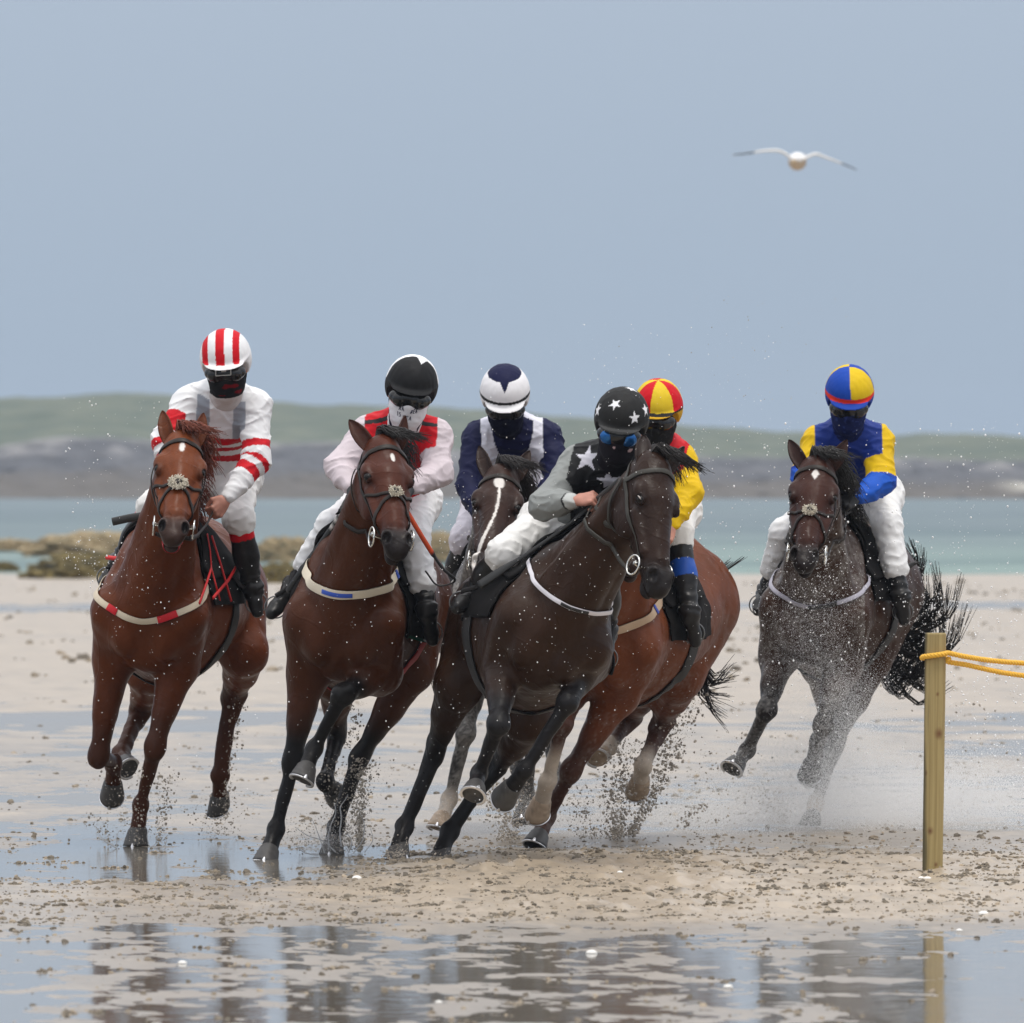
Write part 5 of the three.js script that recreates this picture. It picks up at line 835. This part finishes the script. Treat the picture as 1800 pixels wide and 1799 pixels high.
{ // gull
  const d = 112, c = P(1402, 284, d), b = thing('gull', 'white gull with black wing tips gliding in the sky', 'bird'), W = (px, py) => P(px, py, d);
  const bx = V(1, 0, 0), F_ = V(-0.12, -0.1, 1).normalize(), B0 = c.clone(), pr = [cone(B0.clone().addScaledVector(F_, -0.2), B0.clone(), 0.05, 0.085, 0.05, [0.5, 0.42, 0.33]), cone(B0, B0.clone().addScaledVector(F_, 0.17).add(V(0, 0.03, 0)), 0.085, 0.05, 0.05, [0.75, 0.75, 0.74]), ell(B0.clone().addScaledVector(F_, 0.22).add(V(-0.01, 0.035, 0)), bx, UP, CAM, 0.048, 0.045, 0.06, 0.03, [0.8, 0.8, 0.8])];
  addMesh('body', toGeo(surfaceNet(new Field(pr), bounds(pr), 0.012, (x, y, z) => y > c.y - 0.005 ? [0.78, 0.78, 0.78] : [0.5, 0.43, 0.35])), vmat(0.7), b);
  for (const [pts, nm] of [[[[1393, 279], [1372, 266], [1345, 265], [1318, 269], [1288, 272]]], [[[1412, 280], [1434, 271], [1450, 276], [1480, 287], [1507, 298]]]]) {
    const g = new G(), P_ = spline(pts.map(([x, y]) => W(x, y)), 26), rings = P_.map((p, k) => { const t = k / 26, ch = mix(0.17, 0.05, t * t) * (t > 0.95 ? 0.6 : 1), r = []; for (let a = 0; a < 10; a++) { const q = a / 10 * 2 * Math.PI; r.push(p.clone().add(V(0, Math.sin(q) * 0.012 * (1.5 - t) - Math.cos(q) * ch * 0.04, Math.cos(q) * ch - t * t * 0.12))); } return r; });
    g.loft(rings); for (let i = 0; i < g.p.length; i += 3) { const t = Math.abs(g.p[i] - c.x) / 0.69, cl = t > 0.68 && t < 0.98 ? [0.03, 0.03, 0.035] : g.p[i + 2] > -d ? [0.75, 0.74, 0.72] : [0.42, 0.4, 0.37]; g.c[i] = cl[0]; g.c[i + 1] = cl[1]; g.c[i + 2] = cl[2]; }
    addMesh('wing', g.geo(), vmat(0.7), b);
  }
  const tg = new G(); tg.color = [0.5, 0.5, 0.5]; tg.tube([B0.clone().addScaledVector(F_, -0.16), B0.clone().addScaledVector(F_, -0.36).add(V(0.05, -0.01, 0))], t => mix(0.04, 0.07, t), 8, 0.2); addMesh('tail', tg.geo(), vmat(0.7), b);
  const bk = new G(); bk.color = [0.45, 0.28, 0.05]; bk.tube([B0.clone().addScaledVector(F_, 0.26).add(V(-0.01, 0.03, 0)), B0.clone().addScaledVector(F_, 0.34).add(V(-0.01, 0.015, 0))], t => mix(0.014, 0.004, t), 6); addMesh('beak', bk.geo(), vmat(0.5), b);
}
function onSurface(H, px, py, off = 0.006) { let d = H.D - 1.0; for (let i = 0; i < 90; i++) { const e = H.full.at(P(px, py, d)) - off; if (e < 0.001) break; d += Math.max(0.001, e * 0.8); if (d > H.D + 1.2) { d = H.D + 0.2; break; } } const p = P(px, py, d); return [p, H.full.grad(p)]; }
function whip(label, pts, rad, colors, extra) { const w = thing('whip', label, 'whip', 'whips carried by the jockeys'), g = new G(); const P_ = spline(pts, 40), n = P_.length; g.tube(P_, rad, 8, 0.55); for (let i = 0; i < g.p.length / 3; i++) { const k = Math.min(n - 1, Math.floor(i / 8)) / (n - 1), c = colors(k, i); g.c[3 * i] = c[0]; g.c[3 * i + 1] = c[1]; g.c[3 * i + 2] = c[2]; } addMesh('shaft', g.geo(), vmat(0.5), w); return w; }
{
  const HB = riders.B.hands, HD = riders.D.hands, D = (id, px, py, dz) => P(px, py, horses[id].D + dz);
  const wA = whip('black whip flap sticking out left of the chestnut horse\'s muzzle', [D('A', 272, 903, -0.30), D('A', 262, 906, -0.30), D('A', 230, 911, -0.28), D('A', 197, 918, -0.26)], t => t < 0.12 ? 0.007 : mix(0.010, 0.019, sstep(0.12, 0.5, t)), t => t < 0.14 && t > 0.03 ? [0.55, 0.33, 0.06] : [0.02, 0.019, 0.018]);
  whip('whip with black and white twisted grip beside the bay horse\'s neck', [HB.R.grip.clone().add(V(0.02, 0.05, 0.02)), D('B', 606, 893, -0.1), D('B', 568, 950, 0.02), D('B', 525, 1010, 0.12), D('B', 505, 1040, 0.2)], t => t < 0.45 ? 0.012 : 0.016, (t, i) => t < 0.45 ? (Math.floor(t * 40 + (i % 8) / 4) % 2 ? [0.6, 0.58, 0.55] : [0.02, 0.02, 0.02]) : [0.016, 0.016, 0.016]);
  whip('whip with orange grip hanging right of the bay horse\'s muzzle', [HB.L.grip, D('B', 730, 925, -0.12), D('B', 755, 966, -0.05), D('B', 778, 1000, 0.0), D('B', 800, 1022, 0.05), D('B', 770, 1030, 0.05), D('B', 748, 1005, 0.0)], t => t < 0.4 ? 0.013 : 0.0075, t => t < 0.10 ? BLACK : t < 0.36 ? hex('#c8481a') : [0.015, 0.015, 0.015]);
  whip('long black whip lying across the thigh of the star jockey', [D('D', 1088, 846, -0.36), HD.R.grip, D('D', 1000, 922, -0.14), D('D', 930, 972, -0.06), D('D', 880, 1005, -0.02), D('D', 842, 1030, 0.0)], t => t < 0.35 ? 0.014 : mix(0.009, 0.022, sstep(0.62, 0.85, t)), t => [0.018, 0.018, 0.018]);
  whip('black pointed whip flap by the left boot of the blue and yellow jockey', [D('F', 1574, 1020, 0.25), D('F', 1588, 1004, 0.28), D('F', 1602, 994, 0.3), D('F', 1617, 989, 0.3)], t => mix(0.035, 0.004, t), t => [0.02, 0.019, 0.019]);
}
{ // red cords of the leftmost horse's martingale
  const H = horses.A, c = thing('martingale', 'red cord martingale on the bright chestnut horse\'s chest', 'martingale');
  for (const [pts, w] of [[[[364, 940], [369, 970], [371, 1000]], 0.006], [[[371, 1000], [362, 1028], [350, 1062]], 0.009], [[[371, 1000], [378, 1026], [386, 1056]], 0.006], [[[372, 944], [388, 995], [406, 1058]], 0.008], [[[418, 992], [400, 1022], [374, 1052]], 0.010]]) {
    const g = new G(); g.color = hex('#c81a1c'); const path = []; for (let i = 0; i + 1 < pts.length; i++) for (let k = 0; k < 8; k++) path.push([mix(pts[i][0], pts[i + 1][0], k / 8), mix(pts[i][1], pts[i + 1][1], k / 8)]); path.push(pts[pts.length - 1]);
    g.tube(path.map(([x, y]) => onSurface(H, x, y, x > 340 ? 0.045 : 0.011)[0]), w, 6, 0.6); addMesh('cord', g.geo(), vmat(0.55), c);
  }
  const g = new G(); g.color = hex('#c81a1c'); g.tube([P(187, 981, H.D + 0.28), P(206, 983, H.D + 0.24), P(226, 983, H.D + 0.18)], 0.011, 7); addMesh('toggle', g.geo(), vmat(0.5), c);
  const t = new G(); t.color = hex('#b51a24'); const tp = []; for (let k = 0; k <= 16; k++) { const a = mix(-1.9, 1.9, k / 16); tp.push(H.Hd(Math.sin(a) * 0.05, 0.575 + 0.0 * a, -0.10 - Math.cos(a) * 0.035)); }
  const tt = []; const tn = []; for (const p of tp) { const [q, n] = H.full.snap(p, 0.002); tt.push(q); tn.push(n); } t.ribbon(tt, tn, 0.022, 0.004); addMesh('tongue_strap', t.geo(), vmat(0.5), c);
}
// shells
[[1620, 1554, 'pair of white shells just in front of the wooden post, left one'], [1631, 1555, 'white shell just in front of the wooden post, right one'], [1730, 1616, 'white shell on the wet sand right of the post reflection'], [1687, 1639, 'small white shell in the pool right of the post reflection'], [1280, 1738, 'white shell at the bottom right of centre among sand crusts'], [1040, 1678, 'white shell on a sand crust at the bottom centre'], [771, 1765, 'bright round white shell near the bottom edge left of centre'], [320, 1696, 'white shell in the pool under the chestnut horse reflection'], [627, 1551, 'white shell on the sand in front of the bay horse'], [1090, 1545, 'white shell on the churned sand in front of the star jockey\'s horse']].forEach(([px, py, label], i) => {
  const d = groundDepth(py), c = P(px, py, d), g = new THREE.SphereGeometry(1, 20, 10, 0, 6.2832, 0, 1.7), p = g.attributes.position, r = 0.012 + 0.004 * (i % 3);
  for (let k = 0; k < p.count; k++) { const x = p.getX(k), y = p.getY(k), z = p.getZ(k), a = Math.atan2(x, z), rib = 1 + 0.05 * Math.cos(a * 11); p.setXYZ(k, c.x + x * r * rib * (1 + 0.3 * z), Math.max(0, sandHeight(c.x, d)) + 0.002 + y * r * 0.6, c.z + z * r * rib); }
  g.computeVertexNormals(); const m = addMesh('shell', g, mat([0.78, 0.76, 0.72], 0.5), scene); m.userData = { label, category: 'shell', group: 'white shells on the sand' };
});
function scatter(name, label, category, geo, material, items) {
  const m = new THREE.InstancedMesh(geo, material, items.length), o = new THREE.Object3D(), c = new THREE.Color(); m.name = name; m.castShadow = m.receiveShadow = true;
  items.forEach((q, i) => { o.position.copy(q.p); o.rotation.set(...(q.r || [0, 0, 0])); o.scale.set(...q.s); o.updateMatrix(); m.setMatrixAt(i, o.matrix); if (q.c) m.setColorAt(i, c.setRGB(...q.c)); });
  m.userData = { kind: 'stuff', label, category }; scene.add(m); return m;
}
const gauss = (r) => { let s = 0; for (let i = 0; i < 4; i++) s += r(); return (s - 2) * 1.0; };
const rock = (() => { const g = new THREE.IcosahedronGeometry(1, 1), p = g.attributes.position; for (let i = 0; i < p.count; i++) { const k = 1 + 0.45 * N3(p.getX(i) * 1.7, p.getY(i) * 1.7, p.getZ(i) * 1.7); p.setXYZ(i, p.getX(i) * k, p.getY(i) * k, p.getZ(i) * k); } g.computeVertexNormals(); return g; })();
{ // loose clods lying on the beach
  const r = rng(901), items = []; let tries = 0;
  const put = (x, d, s, dark) => { const h = sandHeight(x, d); if (h < -0.0015) return; const t = 0.6 + 0.7 * r(), c = mix3(SAND_DARK, SAND_DRY, dark ? 0.25 * r() : 0.25 + 0.6 * r()); items.push({ p: V(x, h + s * 0.2, -d), s: [s * (0.8 + 0.9 * r()), s * (0.5 + 0.5 * r()), s * (0.8 + 0.9 * r())], r: [0.5 * r(), r() * 6.28, 0.5 * r()], c: [c[0] * t, c[1] * t, c[2] * t] }); };
  for (let i = 0; i < 9000; i++) put((r() - 0.5) * 7, mix(40.6, 50.5, r()), 0.002 + 0.006 * Math.pow(r(), 3), r() < 0.35);
  for (let i = 0; i < 520; i++) { const x0 = (r() - 0.5) * 7, d0 = mix(40.5, 48.6, r()), n = 5 + Math.floor(r() * 22), w = 0.03 + 0.07 * r(); for (let k = 0; k < n; k++) put(x0 + w * gauss(r) * 1.3, d0 + 0.08 * gauss(r), 0.003 + 0.009 * Math.pow(r(), 3), r() < 0.6); }
  for (let i = 0; i < 1500; i++) put((r() - 0.5) * 7, mix(33, 41, r()), 0.002 + 0.008 * Math.pow(r(), 3), r() < 0.5);
  for (let i = 0; i < 110; i++) { const x0 = (r() - 0.5) * 7, d0 = mix(33, 41, r()); for (let k = 0; k < 12; k++) put(x0 + 0.035 * gauss(r), d0 + 0.09 * gauss(r), 0.003 + 0.009 * r() * r(), r() < 0.6); }
  for (let i = 0; i < 420; i++) { const d = mix(50, 95, r() * r()), x0 = (r() - 0.5) * d * 0.14; for (let k = 0; k < 4; k++) put(x0 + 0.08 * gauss(r), d + 0.3 * gauss(r), 0.004 + 0.013 * r() * r(), r() < 0.6); }
  for (let i = 0; i < 420; i++) { const d = mix(85, 180, r()), x0 = (r() - 0.5) * d * 0.13; for (let k = 0; k < 3; k++) put(x0 + 0.2 * gauss(r), d + 0.6 * gauss(r), 0.012 + 0.035 * r() * r(), r() < 0.7); }
  scatter('sand_clods', 'loose clods of wet sand strewn over the beach', 'sand', rock, new THREE.MeshStandardMaterial({ color: 0xffffff, roughness: 0.9 }), items);
}
{ // wet sand flung up by the hooves
  const r = rng(733), items = [];
  const burst = (px, py, D, n, sx, sy, tilt, smax, up = 0) => { for (let i = 0; i < n; i++) { const g1 = gauss(r), t = Math.pow(r(), 1.4), y = -t * sy, x = tilt * t * sy + g1 * sx * (0.35 + t), d = D + 0.25 * gauss(r), p = P(px + x, py + y + gauss(r) * 6, d); if (p.y < 0.01) continue; const s = 0.0012 + 0.62 * smax * Math.pow(r(), 5), k = 0.6 + 0.8 * r(); items.push({ p, s: [s * (0.7 + 0.8 * r()), s * (0.7 + 0.9 * r()), s], r: [r() * 6, r() * 6, r() * 6], c: [0.40 * k, 0.355 * k, 0.30 * k] }); } };
  const clump = (px, py, D, n, w, s0) => { n = Math.round(n * 0.6); for (let i = 0; i < n; i++) { const p = P(px + gauss(r) * w, py + gauss(r) * w * 1.1, D + 0.06 * gauss(r)), s = s0 * (0.15 + 0.5 * r() * r()), k = 0.6 + 0.7 * r(); items.push({ p, s: [s * (0.6 + r()), s * (0.6 + r()), s], r: [r() * 6, r() * 6, r() * 6], c: [0.40 * k, 0.355 * k, 0.30 * k] }); } };
  burst(240, 1492, 49.2, 700, 60, 150, 0.0, 0.006); burst(280, 1490, 49.3, 420, 18, 130, 0.1, 0.008); burst(190, 1488, 49.3, 260, 22, 60, -0.5, 0.007);
  burst(395, 1440, 50.3, 260, 14, 235, 0.12, 0.009); burst(380, 1470, 50.2, 380, 70, 80, 0, 0.006); for (const [x, y] of [[418, 1270], [412, 1298], [408, 1330], [416, 1290], [404, 1345], [428, 1245], [400, 1378], [396, 1400]]) clump(x, y, 50.3, 26, 5, 0.008);
  burst(600, 1505, 48.3, 1500, 55, 170, 0.12, 0.006); burst(632, 1500, 48.4, 1500, 14, 165, 0.02, 0.008); burst(625, 1300, 48.6, 90, 18, 120, 0.1, 0.010); burst(545, 1505, 48.2, 400, 40, 70, -0.2, 0.004);
  for (const [x, y] of [[614, 1290], [618, 1245], [622, 1265], [612, 1310], [640, 1420], [634, 1450], [630, 1470]]) clump(x, y, 48.5, 40, 6, 0.008);
  burst(700, 1512, 47.6, 200, 25, 40, 0, 0.004); burst(770, 1525, 47.2, 160, 25, 30, 0, 0.004); for (let k = 0; k < 5; k++) clump(676 + k * 8, 1503, 47.4, 60, 7, 0.007);
  burst(895, 1500, 49.6, 1700, 34, 130, -0.1, 0.008); burst(935, 1440, 49.8, 250, 40, 120, 0.1, 0.006); burst(1085, 1480, 50.0, 1900, 34, 180, 0.06, 0.009); burst(1110, 1470, 50.2, 1500, 22, 250, 0.45, 0.010); burst(1040, 1480, 50.0, 800, 60, 110, -0.2, 0.006);
  for (const [x, y] of [[1160, 1390], [1172, 1372], [1182, 1350], [1192, 1330], [1150, 1410], [1140, 1425], [1075, 1400], [1095, 1385], [1215, 1435], [1205, 1448], [1235, 1420], [1095, 1365], [1195, 1310], [1030, 1430], [1085, 1470], [1110, 1460], [1070, 1478]]) clump(x, y, 50.1, 55, 7, 0.010);
  burst(1225, 1480, 50.4, 350, 80, 160, 0.1, 0.007); burst(1375, 1455, 52.2, 900, 34, 70, -0.3, 0.005); burst(1300, 1470, 51.5, 260, 80, 190, 0, 0.006); burst(1700, 1460, 53.0, 320, 90, 260, 0, 0.008);
  burst(1350, 700, 49.5, 60, 200, 180, 0, 0.002);
  for (const q of items) { const d = -q.p.z; }
  scatter('flung_sand', 'wet sand thrown up around the galloping hooves', 'sand', rock, new THREE.MeshStandardMaterial({ color: 0xffffff, roughness: 0.7 }), items);
}
{ // spray and fine mist of water
  const r = rng(557), items = [], drop = new THREE.IcosahedronGeometry(1, 0);
  const add = (p, s) => { if (p.y > 0.003) items.push({ p, s: [s, s * (0.8 + 0.5 * r()), s] }); };
  const cloud = (px, py, d0, d1, n, sx, sy, s0, s1) => { for (let i = 0; i < n; i++) add(P(px + gauss(r) * sx, py + gauss(r) * sy, mix(d0, d1, r())), s0 + s1 * Math.pow(r(), 4)); };
  const box = (x0, x1, y0, y1, d0, d1, n, s0, s1) => { for (let i = 0; i < n; i++) add(P(mix(x0, x1, r()), mix(y0, y1, r()), mix(d0, d1, r())), s0 + s1 * Math.pow(r(), 4)); };
  // mist trailing behind and around the horse on the right
  cloud(1450, 1410, 50.9, 53.0, 145000, 150, 85, 0.0009, 0.0006); cloud(1650, 1425, 51.3, 54.0, 260000, 200, 78, 0.0009, 0.0006); cloud(1490, 1290, 51.0, 51.4, 36000, 75, 105, 0.0008, 0.0005); cloud(1430, 1130, 50.9, 51.3, 16000, 70, 110, 0.0006, 0.0005);
  cloud(1250, 1445, 50.5, 52.5, 90000, 170, 55, 0.0008, 0.0006); cloud(950, 1445, 50, 51.5, 26000, 160, 50, 0.0007, 0.0006); cloud(600, 1470, 48.5, 49.5, 9000, 60, 45, 0.0007, 0.0006); cloud(560, 1480, 48.0, 48.4, 4000, 40, 30, 0.0007, 0.0006);
  // separate drops
  box(1180, 1800, 740, 1380, 48.5, 53, 1500, 0.0012, 0.0042); box(1640, 1800, 1050, 1400, 50, 53, 700, 0.0014, 0.0045); box(940, 1360, 570, 820, 48, 52, 260, 0.001, 0.0028); box(110, 290, 700, 1050, 48, 49.5, 170, 0.0012, 0.0036); cloud(170, 985, 48.2, 49.2, 90, 60, 40, 0.0012, 0.004);
  box(150, 1650, 980, 1420, 45.2, 46.2, 1300, 0.0008, 0.0022); box(760, 1240, 640, 1000, 45, 46, 260, 0.0008, 0.002); cloud(1440, 1060, 50.2, 50.8, 900, 80, 110, 0.0012, 0.002); cloud(1640, 1080, 51.5, 52.2, 400, 60, 80, 0.0014, 0.0025); box(770, 840, 850, 1000, 48, 50, 120, 0.001, 0.003);
  scatter('water_spray', 'droplets and fine mist of water thrown up by the horses', 'spray', drop, new THREE.MeshPhysicalMaterial({ color: new THREE.Color(0.93, 0.935, 0.94), roughness: 0.35 }), items);
  console.log('drops', items.length);
}
{ // threads and sheets of water leaping from two hooves
  const MW = new THREE.MeshPhysicalMaterial({ color: new THREE.Color(0.75, 0.76, 0.77), roughness: 0.12, transmission: 0.6, thickness: 0 });
  const splash = (label, D, list) => { const s = thing('splash', label, 'splash', 'splashes at the hooves'); for (const [pts, w] of list) { const g = new G(); g.tube(spline(pts.map(([x, y, z]) => P(x, y, D + (z || 0))), 18), t => w * (1 - 0.6 * t) * (0.75 + 0.5 * Math.abs(N3(t * 9, pts[0][0], 1))), 6); addMesh('jet', g.geo(), MW, s); } };
  splash('water threads leaping round the hind hoof of the bay horse', 47.9, [[[[578, 1495], [577, 1470], [582, 1450], [590, 1430], [587, 1412]], 0.004], [[[600, 1490], [597, 1465], [600, 1440], [598, 1420], [608, 1405], [611, 1398]], 0.0045], [[[590, 1500], [568, 1480], [540, 1470], [518, 1455]], 0.004], [[[620, 1502], [636, 1480], [640, 1450], [630, 1425]], 0.004], [[[560, 1504], [535, 1500], [520, 1488]], 0.005], [[[612, 1500], [618, 1480], [610, 1466]], 0.005], [[[640, 1500], [655, 1478], [650, 1455]], 0.003], [[[570, 1500], [560, 1470], [548, 1440]], 0.003]]);
  splash('muddy water threads round the planted hoof of the chestnut horse', 48.9, [[[[205, 1492], [190, 1484], [172, 1473]], 0.006], [[[205, 1490], [204, 1474], [208, 1462]], 0.004], [[[262, 1492], [272, 1485], [276, 1470]], 0.004], [[[270, 1492], [288, 1488], [294, 1474]], 0.004], [[[262, 1490], [258, 1470], [262, 1456]], 0.003], [[[200, 1488], [178, 1474], [166, 1452]], 0.0035]]);
}
console.log('details ready');
renderer.render(scene, camera);
